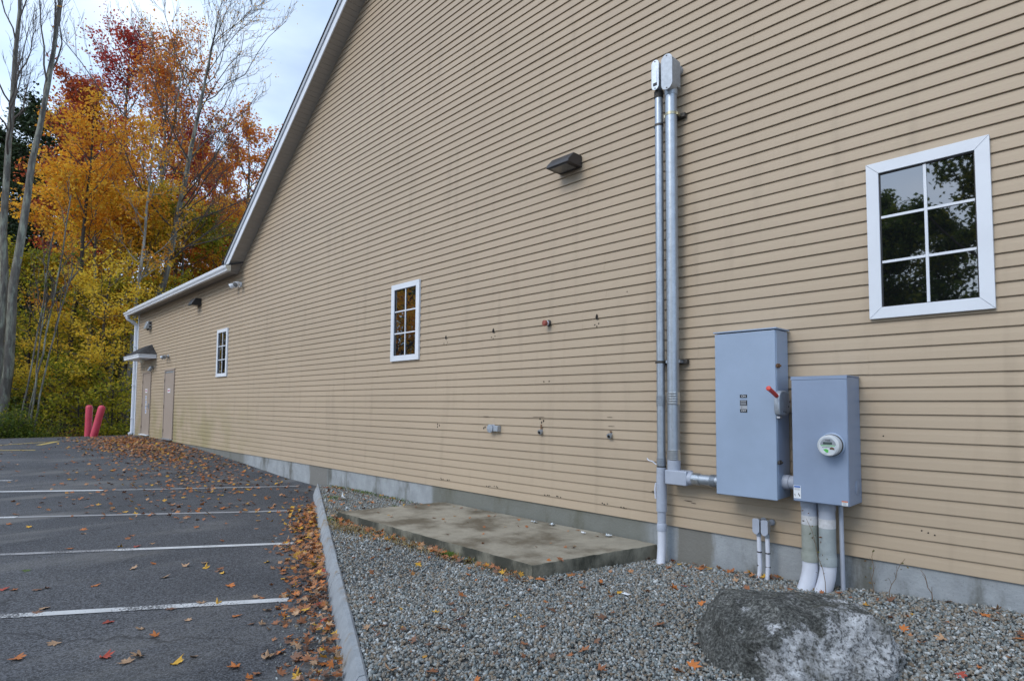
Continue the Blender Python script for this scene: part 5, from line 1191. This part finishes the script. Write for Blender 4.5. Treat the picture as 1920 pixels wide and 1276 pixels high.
def bark(name, col, pale, amt):
    m = mat(name, col, .9, .45, 9, bump=.9, bscale=16, stretch=(1, 1, .16)); t = m.node_tree; b = t.nodes['Principled BSDF']; n = t.nodes.new; l = t.links.new
    src = b.inputs['Base Color'].links[0].from_socket; ge = n('ShaderNodeNewGeometry'); z = n('ShaderNodeTexNoise'); z.inputs['Scale'].default_value = 5.5; z.inputs['Detail'].default_value = 9; z.inputs['Roughness'].default_value = .72; mq = n('ShaderNodeMapping'); mq.inputs['Scale'].default_value = (1, 1, .22); l(ge.outputs['Position'], mq.inputs['Vector']); l(mq.outputs[0], z.inputs['Vector'])
    r = n('ShaderNodeMapRange'); r.inputs['From Min'].default_value = .62 - amt; r.inputs['From Max'].default_value = .70 - amt * .6; r.inputs['To Max'].default_value = .8; l(z.outputs['Fac'], r.inputs['Value'])
    mm = n('ShaderNodeMix'); mm.data_type = 'RGBA'; l(r.outputs[0], mm.inputs[0]); l(src, mm.inputs[6]); mm.inputs[7].default_value = (*pale, 1); l(mm.outputs[2], b.inputs['Base Color']); return m
BARKG = bark('grey_lichened_bark', (.125, .115, .10), (.32, .34, .27), .13)
BARKD = bark('dark_bark', (.045, .038, .032), (.14, .14, .12), .02)
BARKB = bark('pale_birch_bark', (.20, .19, .17), (.40, .40, .36), .16)
TW = mat('twig_bark', (.095, .08, .07), .9, .25, 3)
RED = island_mat('crimson_leaves', [(.22, .03, .035), (.40, .05, .045), (.54, .075, .05), (.58, .15, .05)], .6, .5, .35, .52)
REDD = island_mat('rust_red_leaves', [(.20, .05, .03), (.40, .08, .035), (.55, .15, .035), (.46, .08, .045)], .6, .5, .35, .52)
ORANGE = island_mat('orange_leaves', [(.46, .10, .03), (.64, .20, .035), (.72, .30, .04), (.66, .36, .05)], .6, .5, .4, .55)
AMBER = island_mat('amber_leaves', [(.60, .22, .03), (.80, .38, .04), (.84, .50, .05), (.74, .50, .06)], .6, .45, .4, .55)
YELLOW = island_mat('yellow_leaves', [(.44, .38, .05), (.76, .54, .05), (.86, .64, .075), (.80, .46, .045)], .6, .45, .4, .55)
YGREEN = island_mat('yellow_green_leaves', [(.11, .15, .02), (.27, .30, .03), (.52, .44, .04), (.70, .50, .05)], .6, .4, .45, .55)
GREEN = island_mat('green_leaves', [(.04, .08, .015), (.09, .14, .022), (.16, .20, .028), (.36, .32, .03)], .6, .4, .4, .5)
DGREEN = island_mat('dark_evergreen_needles', [(.014, .03, .012), (.025, .05, .018), (.045, .07, .022)], .7, .6, .3, .1)
BROWNM = island_mat('russet_leaves', [(0.125, 0.062, 0.025), (0.25, 0.125, 0.037), (0.375, 0.213, 0.05), (0.175, 0.15, 0.037)], .6, .5, .4, .28)
R3 = np.array([.7121, .7021, 0])

def tree(name, label, group, x, y, H, r0, lean=(0, 0), h0=.35, nl=16, Lmax=3.0, elev=40, prof='round', leaf=None, per=14, lsize=.075, bare=2.0, seed=1, bk=None, ns=6, ntw=5, up=.18, flat=.4, spread=.22, rtop=.02, bend=.0, z0=None, top_w=.3, side=0.0, leafmin=0.0, lr=.42):
    """tapered trunk, limbs, boughs and twigs grown outwards; leaf pieces hang round the twigs"""
    r = np.random.default_rng(seed); z = float(zF(x, y)) - .3 if z0 is None else z0; root = empty(name, (x, y, z), label, 'tree', group); bk = bk or BARKG
    t = np.linspace(0, 1, 14); base = np.array([x, y, z])
    tr = base + np.stack([lean[0] * t ** 1.2 + bend * np.sin(t * 3.0), lean[1] * t ** 1.2 + bend * np.cos(t * 2.3) - bend, H * t], 1)
    tr[1:, :2] += np.cumsum(r.normal(size=(13, 2)) * .006 * H * .5, 0); rt = rtop + (r0 - rtop) * (1 - t) ** .8; rt[0] *= 1.25
    V, F = tubes(tr[None], rt[None], 10); mesh_np('trunk', V, F, bk, root, smooth=True)
    f = h0 + (1 - h0) * np.sort(r.random(nl)) ** .9; f = np.minimum(f, .985); az = np.arange(nl) * 2.399 + r.normal(size=nl) * .5
    if side: az = np.where(r.random(nl) < side, math.atan2(R3[1], R3[0]) + r.normal(size=nl) * .6, az)
    q = (f - h0) / (1 - h0)
    pw = {'round': np.sqrt(np.clip(1 - (q * 1.75 - .75) ** 2, .05, 1)), 'cone': 1 - q * .85, 'vase': .45 + .55 * np.sin(np.clip(q * 1.2 + .35, 0, 1) * np.pi * .75), 'slim': np.clip(1.0 - .75 * abs(q - .3), .2, 1)}[prof]
    L = Lmax * pw * r.uniform(.75, 1.15, nl); el = rad(elev) + r.normal(size=nl) * .16 + q * rad(18)
    S_ = at_frac(np.broadcast_to(tr[None], (nl, 14, 3)), f); P1 = grow(S_, dirs(az, el), L, 7, np.full(nl, up), .16, r)
    r1 = np.interp(f, t, rt) * lr + .006; R1 = r1[:, None] * np.linspace(1, .25, 7)[None] + .005
    allV, allF, k = [], [], 0
    V, F = tubes(P1, R1, 6); allV.append(V); allF.append(F); k = len(V)
    # boughs
    m2 = np.repeat(np.arange(nl), ns); f2 = r.uniform(.22, 1, len(m2)); S2 = at_frac(P1[m2], f2); d1 = norm(P1[m2, -1] - P1[m2, 0]); a1 = np.arctan2(d1[:, 1], d1[:, 0]) + r.choice([-1, 1], len(m2)) * r.uniform(.4, 1.1, len(m2)); e1 = np.arcsin(np.clip(d1[:, 2], -1, 1)) + r.normal(size=len(m2)) * .3
    L2 = L[m2] * (.55 - .25 * f2) * r.uniform(.7, 1.3, len(m2)) + .15; P2 = grow(S2, dirs(a1, e1), L2, 5, np.full(len(m2), up * .7), .2, r); R2 = np.maximum(R1.mean() * .35, .006) * np.linspace(1, .45, 5)[None] * np.ones((len(m2), 1)); V, F = tubes(P2, R2, 4); allV.append(V); allF.append(F + k); k += len(V)
    # twigs
    m3 = np.repeat(np.arange(len(m2)), ntw); f3 = r.uniform(.15, 1, len(m3)); S3 = at_frac(P2[m3], f3); d2 = norm(P2[m3, -1] - P2[m3, 0]); a2 = np.arctan2(d2[:, 1], d2[:, 0]) + r.normal(size=len(m3)) * .75; e2 = np.arcsin(np.clip(d2[:, 2], -1, 1)) + r.normal(size=len(m3)) * .35 + .08
    L3 = r.uniform(.25, .75, len(m3)) * (.45 + .2 * Lmax / 3); P3 = grow(S3, dirs(a2, e2), L3, 3, np.full(len(m3), .05), .2, r); R3_ = np.array([.0075, .006, .004])[None] * np.ones((len(m3), 1)); V, F = tubes(P3, R3_, 3); allV.append(V); allF.append(F + k)
    mesh_np('branches', np.concatenate(allV), np.concatenate(allF), bk if bk is BARKB else TW, root, smooth=True)
    if leaf is not None and per > 0:
        prob = np.clip(1.2 - np.maximum(0, (S3[:, 2] - z) / H - bare) * 6, leafmin, 1); dens = r.random(len(m2))[m3] * .9 + .35
        cnt = np.floor(per * prob * dens + r.random(len(m3))).astype(int); mm_ = np.repeat(np.arange(len(m3)), cnt)
        c = at_frac(P3[mm_], r.uniform(.1, 1, len(mm_))) + r.normal(size=(len(mm_), 3)) * np.array([spread, spread, spread * .5]); V, F = leaf_cards(c, r.uniform(.7, 1.25, len(mm_)) * lsize, r, flat); mesh_np('crown', V, F, leaf, root)
    return root

def at(u, w): return tuple(CP.xy + Vector((CF.x, CF.y)) * w + Vector((CR.x, CR.y)) * (w * u))
NB = 'trees behind the pavement end'
TREES = [
 # u = sideways offset per metre of depth, w = depth
 ('bare_tree', 'tall bare grey trunk at the far left with pale lichen patches', -.911, 25, dict(H=25, r0=.18, lean=(.2, .2), h0=.45, nl=14, Lmax=3.4, elev=55, prof='vase', leaf=None, seed=11, ns=9, ntw=7, bk=BARKG, lr=.26)),
 ('bare_tree', 'tall grey trunk leaning right and forking high, second from the left', -.905, 24.5, dict(H=23, r0=.20, lean=(1.2, 1.15), h0=.58, nl=10, Lmax=4.6, elev=64, prof='vase', leaf=None, seed=12, ns=10, ntw=7, bk=BARKG, lr=.30)),
 ('pine_tree', 'dark evergreen showing between the left trunks and the red maple', -.84, 42, dict(H=23, r0=.25, h0=.3, nl=90, Lmax=4.6, elev=6, prof='round', leaf=DGREEN, per=26, lsize=0.114, seed=13, ns=6, ntw=4, up=.05, bk=BARKD, spread=.25)),
 ('pine_tree', 'second dark evergreen, behind the leftmost trunk', -.895, 44, dict(H=22, r0=.25, h0=.3, nl=80, Lmax=4.4, elev=6, prof='cone', leaf=DGREEN, per=24, lsize=0.114, seed=40, ns=6, ntw=4, up=.05, bk=BARKD, spread=.25)),
 ('maple_tree', 'tall slim crimson maple with thinning top', -.715, 34, dict(H=24, r0=.19, lean=(.2, .2), h0=.34, nl=34, Lmax=4.0, elev=55, prof='round', leaf=RED, per=12.15, lsize=0.084, bare=.86, seed=14, ns=7, ntw=5, up=.12, lr=.25)),
 ('maple_tree', 'dark red maple behind the left trunks', -.785, 35, dict(H=21, r0=.2, h0=.36, nl=34, Lmax=3.4, elev=45, prof='round', leaf=REDD, per=16, lsize=0.088, seed=15, ns=6, ntw=5, bare=.95, lr=.25)),
 ('maple_tree', 'crimson maple left of the tallest slim one', -.755, 37, dict(H=22.5, r0=.18, h0=.4, nl=30, Lmax=3.8, elev=52, prof='round', leaf=RED, per=13.5, lsize=0.084, seed=34, ns=6, ntw=5, bare=.86, lr=.25)),
 ('maple_tree', 'orange and red maple between the crimson one and the bare spreading tree', -.652, 33, dict(H=22.5, r0=.2, lean=(.3, .2), h0=.36, nl=34, Lmax=3.6, elev=50, prof='round', leaf=ORANGE, per=10.2, lsize=0.084, bare=.88, seed=16, ns=7, ntw=5, lr=.25)),
 ('maple_tree', 'red maple with open crown behind the orange one', -.61, 37, dict(H=22, r0=.20, h0=.36, nl=34, Lmax=3.4, elev=50, prof='round', leaf=RED, per=14.3, lsize=0.084, bare=.84, seed=17, ns=6, ntw=5, lr=.25)),
 ('bare_tree', 'grey spreading tree with bare twigs fanning over the roof', -.672, 30, dict(H=22.5, r0=.22, lean=(2.3, 2.2), h0=.40, nl=26, Lmax=6.0, elev=34, prof='round', leaf=AMBER, per=.7, lsize=0.053, seed=18, ns=11, ntw=8, side=.55, bk=BARKG, lr=.24, up=.10)),
 ('bare_tree', 'slim leaning grey tree beside the spreading bare one', -.695, 31, dict(H=20.5, r0=.17, lean=(1.9, 1.8), h0=.45, nl=15, Lmax=3.2, elev=50, prof='vase', leaf=ORANGE, per=3.5, lsize=0.070, seed=19, ns=8, ntw=6, bk=BARKG, lr=.25)),
 ('oak_tree', 'orange oak showing just above the roof corner', -.49, 39, dict(H=20.5, r0=.26, h0=.36, nl=34, Lmax=4.0, elev=34, prof='round', leaf=ORANGE, per=20, lsize=0.097, seed=20, ns=6, ntw=5, bare=.92, lr=.25)),
 ('oak_tree', 'orange brown oak farther back above the rake of the roof', -.55, 43, dict(H=20, r0=.26, h0=.35, nl=32, Lmax=4.2, elev=38, prof='round', leaf=ORANGE, per=18, lsize=0.097, seed=35, ns=6, ntw=5, lr=.25)),
 ('oak_tree', 'russet oak low behind the rake of the roof', -.53, 45, dict(H=17, r0=.26, h0=.3, nl=30, Lmax=4.4, elev=36, prof='round', leaf=REDD, per=20, lsize=0.097, seed=21, ns=6, ntw=5, lr=.25)),
 ('maple_tree', 'bright yellow maple in front of the woods, left of the building', -.752, 29, dict(H=13.4, r0=.12, lean=(.2, .1), h0=.38, nl=26, Lmax=3.0, elev=18, prof='round', leaf=AMBER, per=14.26, lsize=0.084, seed=22, ns=7, ntw=5, flat=.55, spread=.24, lr=.28)),
 ('maple_tree', 'golden maple rising directly behind the far eave', -.69, 31, dict(H=12.4, r0=.13, h0=.32, nl=28, Lmax=3.3, elev=18, prof='round', leaf=YELLOW, per=16.56, lsize=0.084, seed=23, ns=7, ntw=5, flat=.55, spread=.24, lr=.28)),
 ('maple_tree', 'yellow green maple above the far eave', -.60, 33, dict(H=12.4, r0=.15, h0=.25, nl=28, Lmax=3.6, elev=22, prof='round', leaf=YGREEN, per=17.25, lsize=0.088, seed=24, ns=7, ntw=5, flat=.55, lr=.28)),
 ('maple_tree', 'amber maple crown between eave and rake', -.535, 36, dict(H=13.5, r0=.16, h0=.3, nl=26, Lmax=3.8, elev=26, prof='round', leaf=AMBER, per=20, lsize=0.088, seed=25, ns=7, ntw=5, lr=.28)),
 ('young_maple', 'young yellow tree with layered sprays behind the bollards', -.745, 26.8, dict(H=8.2, r0=.08, lean=(.5, .4), h0=.25, nl=20, Lmax=2.3, elev=8, prof='round', leaf=YELLOW, per=11.25, lsize=0.070, seed=26, ns=6, ntw=5, flat=.55, spread=.2, bk=BARKD, lr=.3)),
 ('young_maple', 'green understorey tree next to the building corner', -.70, 28.8, dict(H=7.6, r0=.09, h0=.1, nl=26, Lmax=2.8, elev=10, prof='round', leaf=YGREEN, per=10.45, lsize=0.075, seed=27, ns=6, ntw=5, flat=.55, spread=.22, bk=BARKD, lr=.3)),
 ('young_maple', 'olive green understorey tree behind the leftmost saplings', -.855, 29, dict(H=9.0, r0=.09, h0=.2, nl=26, Lmax=2.8, elev=12, prof='round', leaf=YGREEN, per=10.8, lsize=0.075, seed=28, ns=6, ntw=5, flat=.55, bk=BARKD, lr=.3)),
 ('young_maple', 'green understorey tree low among the trunks', -.79, 32, dict(H=6.6, r0=.08, h0=.1, nl=26, Lmax=2.8, elev=12, prof='round', leaf=YGREEN, per=11.4, lsize=0.075, seed=29, ns=6, ntw=5, flat=.55, bk=BARKD, lr=.3)),
 ('young_maple', 'small gold tree with thin dark stem left of the bollards', -.815, 26.8, dict(H=5.8, r0=.055, h0=.3, nl=14, Lmax=1.7, elev=8, prof='round', leaf=YELLOW, per=12, lsize=0.066, seed=30, ns=5, ntw=5, flat=.55, bk=BARKD, lr=.3)),
 ('young_maple', 'low leafy sapling with yellow green sprays behind the upright bollard', -.768, 25.6, dict(H=3.4, r0=.04, h0=.1, nl=14, Lmax=1.5, elev=10, prof='round', leaf=YGREEN, per=12, lsize=0.066, seed=36, ns=5, ntw=4, flat=.55, bk=BARKD, lr=.3)),
 ('young_maple', 'low leafy sapling with gold sprays right of the leaning bollard', -.712, 26.0, dict(H=3.2, r0=.04, h0=.1, nl=14, Lmax=1.4, elev=10, prof='round', leaf=YGREEN, per=12, lsize=0.066, seed=37, ns=5, ntw=4, flat=.55, bk=BARKD, lr=.3)),
 ('young_maple', 'low leafy sapling with orange sprays between gold tree and bollards', -.80, 25.4, dict(H=2.8, r0=.035, h0=.1, nl=12, Lmax=1.3, elev=10, prof='round', leaf=YGREEN, per=9, lsize=0.062, seed=38, ns=5, ntw=4, flat=.55, bk=BARKD, lr=.3)),
 ('dark_trunk_tree', 'dark trunked tree rising left of the upright bollard', -.798, 27.5, dict(H=16, r0=.13, lean=(.9, .8), h0=.5, nl=14, Lmax=2.2, elev=35, prof='round', leaf=AMBER, per=11, lsize=0.079, seed=31, ns=5, ntw=5, bk=BARKD, lr=.3)),
 ('birch_tree', 'pale lichened trunk beside the downspout', -.692, 28, dict(H=15, r0=.11, lean=(.8, .7), h0=.5, nl=14, Lmax=2.2, elev=35, prof='round', leaf=AMBER, per=6.3, lsize=0.079, seed=32, ns=5, ntw=5, bk=BARKB, lr=.3)),
 ('birch_tree', 'second pale trunk a little left of the building corner', -.722, 31, dict(H=15, r0=.11, lean=(.5, .5), h0=.5, nl=14, Lmax=2.2, elev=35, prof='round', leaf=AMBER, per=8, lsize=0.079, seed=33, ns=5, ntw=5, bk=BARKB, lr=.3)),
]
for nm, lab, u, w, kw in TREES: x, y = at(u, w); tree(nm, lab, NB, x, y, **kw)
# slender multi-stem saplings at the left edge
for i, (u, lx, hh, lab) in enumerate([(-.868, .9, 9.0, 'slender bare sapling stem, left of the clump'), (-.850, 1.2, 10.5, 'slender pale sapling stem, tallest of the clump'), (-.846, 1.5, 7.5, 'thin leaning sapling stem, right of the clump'), (-.860, .5, 6.5, 'thin short sapling stem in the clump')]):
    x, y = at(u, 23.4); tree('sapling', lab, 'bare saplings at the left edge', x, y, hh, .034, lean=(lx * .7, lx * .7), h0=.55, nl=6, Lmax=1.2, elev=58, prof='slim', leaf=GREEN, per=1.2, lsize=.06, seed=60 + i, ns=3, ntw=3, bk=BARKG)
# deeper rows of woods
ORD = ['first','second','third','fourth','fifth','sixth','seventh','eighth','ninth','tenth','eleventh','twelfth','thirteenth','fourteenth','fifteenth']
BK = [YGREEN, GREEN, YELLOW, GREEN, YGREEN, GREEN, YELLOW, YGREEN]
BKW = {id(YGREEN): 'yellow green', id(AMBER): 'amber', id(GREEN): 'green', id(BROWNM): 'russet brown', id(YELLOW): 'yellow', id(ORANGE): 'orange'}
rb = np.random.default_rng(5)
for i in range(15):
    u = -.93 + i * .031 + rb.uniform(-.01, .01); w = (46, 52, 58)[i % 3] + rb.uniform(-2, 2); x, y = at(u, w); m = BK[i % 8]
    tree('woodland_tree', f'{BKW[id(m)]} tree deep in the woods, {ORD[i]} of the back row counted from the left', 'deep woodland trees', x, y, rb.uniform(11, 15.5), .2, h0=.08, nl=30, Lmax=4.6, elev=16, prof='cone', leaf=m, per=13, lsize=.13, seed=80 + i, ns=6, ntw=4, flat=.5, spread=.4, bk=BARKD)
for i in range(12):      # shaded understorey that closes the gaps near the ground
    u = -.95 + i * .030 + rb.uniform(-.01, .01); w = (35, 39, 43)[i % 3] + rb.uniform(-1, 1); x, y = at(u, w); m = (GREEN, YGREEN, GREEN, YGREEN)[i % 4]
    tree('understorey_tree', f'low {BKW[id(m)]} understorey tree, {ORD[i]} of the shaded row counted from the left', 'understorey trees', x, y, rb.uniform(4.5, 7.5), .07, h0=.04, nl=26, Lmax=3.2, elev=16, prof='round', leaf=m, per=14, lsize=.10, seed=110 + i, ns=6, ntw=4, flat=.5, spread=.3, bk=BARKD)
# shrubs along the pavement edge
def shrub(label, u, w, h, rr, m, seed, n=5200, ls=.045):
    x, y = at(u, w); r = np.random.default_rng(seed); z = float(zA(x)) - .25 if x > -31 else float(zF(x, y)) - .25; root = empty('shrub', (x, y, z), label, 'shrub', 'shrubs along the pavement edge')
    k = 26; az = r.uniform(0, 6.28, k); P1 = grow(np.tile([x, y, z], (k, 1)) + r.normal(size=(k, 3)) * [.2 * rr, .2 * rr, 0], dirs(az, r.uniform(.5, 1.4, k)), r.uniform(.6, 1.1, k) * math.hypot(h, rr) * .8, 6, np.full(k, -.05), .18, r)
    V, F = tubes(P1, np.linspace(.014, .004, 6)[None] * np.ones((k, 1)), 4); mesh_np('stems', V, F, TW, root)
    q = r.integers(0, k, n); c = at_frac(P1[q], r.uniform(.3, 1, n) ** .7) + r.normal(size=(n, 3)) * [.17 * rr, .17 * rr, .12 * h]; c = c[c[:, 2] > z + .05]; V, F = leaf_cards(c, r.uniform(.7, 1.3, len(c)) * ls, r, .8); mesh_np('foliage', V, F, m, root)
for i, a in enumerate([('dark green bush at the left edge of the pavement', -.905, 22.2, 1.3, 1.5, GREEN, 200, 3600), ('second dark green bush, right of the left edge one', -.868, 22.8, .9, 1.2, GREEN, 201, 2600), ('low yellowish bush past the dark green ones', -.835, 23.6, .55, 1.1, YGREEN, 202, 1300), ('reddish leafy bush left of the upright bollard', -.80, 24.8, .9, .9, BROWNM, 203, 1200), ('thin green bush between the two bollards', -.752, 25.2, .9, .9, GREEN, 204, 1100), ('thin yellow green bush right of the leaning bollard', -.72, 25.4, .8, .9, YGREEN, 205, 900), ('dark bush touching the building corner', -.69, 27, 1.3, 1.1, GREEN, 206, 1600)]): shrub(*a)
# trees across the lot, seen mirrored in the window glass
MIR = 'trees across the lot mirrored in the windows'
for i, (x, y, H, Lm, m, per, lab) in enumerate([(-2.2, -25, 14.8, 4.8, GREEN, 80, 'tall dark oak across the lot filling the largest window reflection'), (-8.0, -28, 10.6, 3.4, GREEN, 50, 'smaller dark oak across the lot, left in the reflection'), (3.5, -27, 15, 4.5, GREEN, 15, 'broad green tree across the lot behind the camera'),
        (-31, -15, 11, 3.6, AMBER, 14, 'amber tree across the lot mirrored in the middle window'), (-37, -20, 15, 4.2, YGREEN, 16, 'tall yellow green tree across the lot mirrored in the middle window'), (-42, -8.5, 10, 3.6, YELLOW, 15, 'yellow tree beyond the lot mirrored in the far window'), (-48, -11, 14, 4.2, YGREEN, 15, 'yellow green tree beyond the lot mirrored in the far window'), (-36, -13, 12, 3.8, BROWNM, 14, 'russet tree beyond the lot mirrored in the middle window'), (-44, -24, 17, 5, GREEN, 15, 'large green tree beyond the lot at the back')]):
    tree('roadside_tree', lab, MIR, x, y, H, .2, h0=.16, nl=30, Lmax=Lm, elev=22, prof='round', leaf=m, per=per, lsize=.11, seed=140 + i, ns=6, ntw=5, spread=.3, bk=BARKD, z0=-.7)
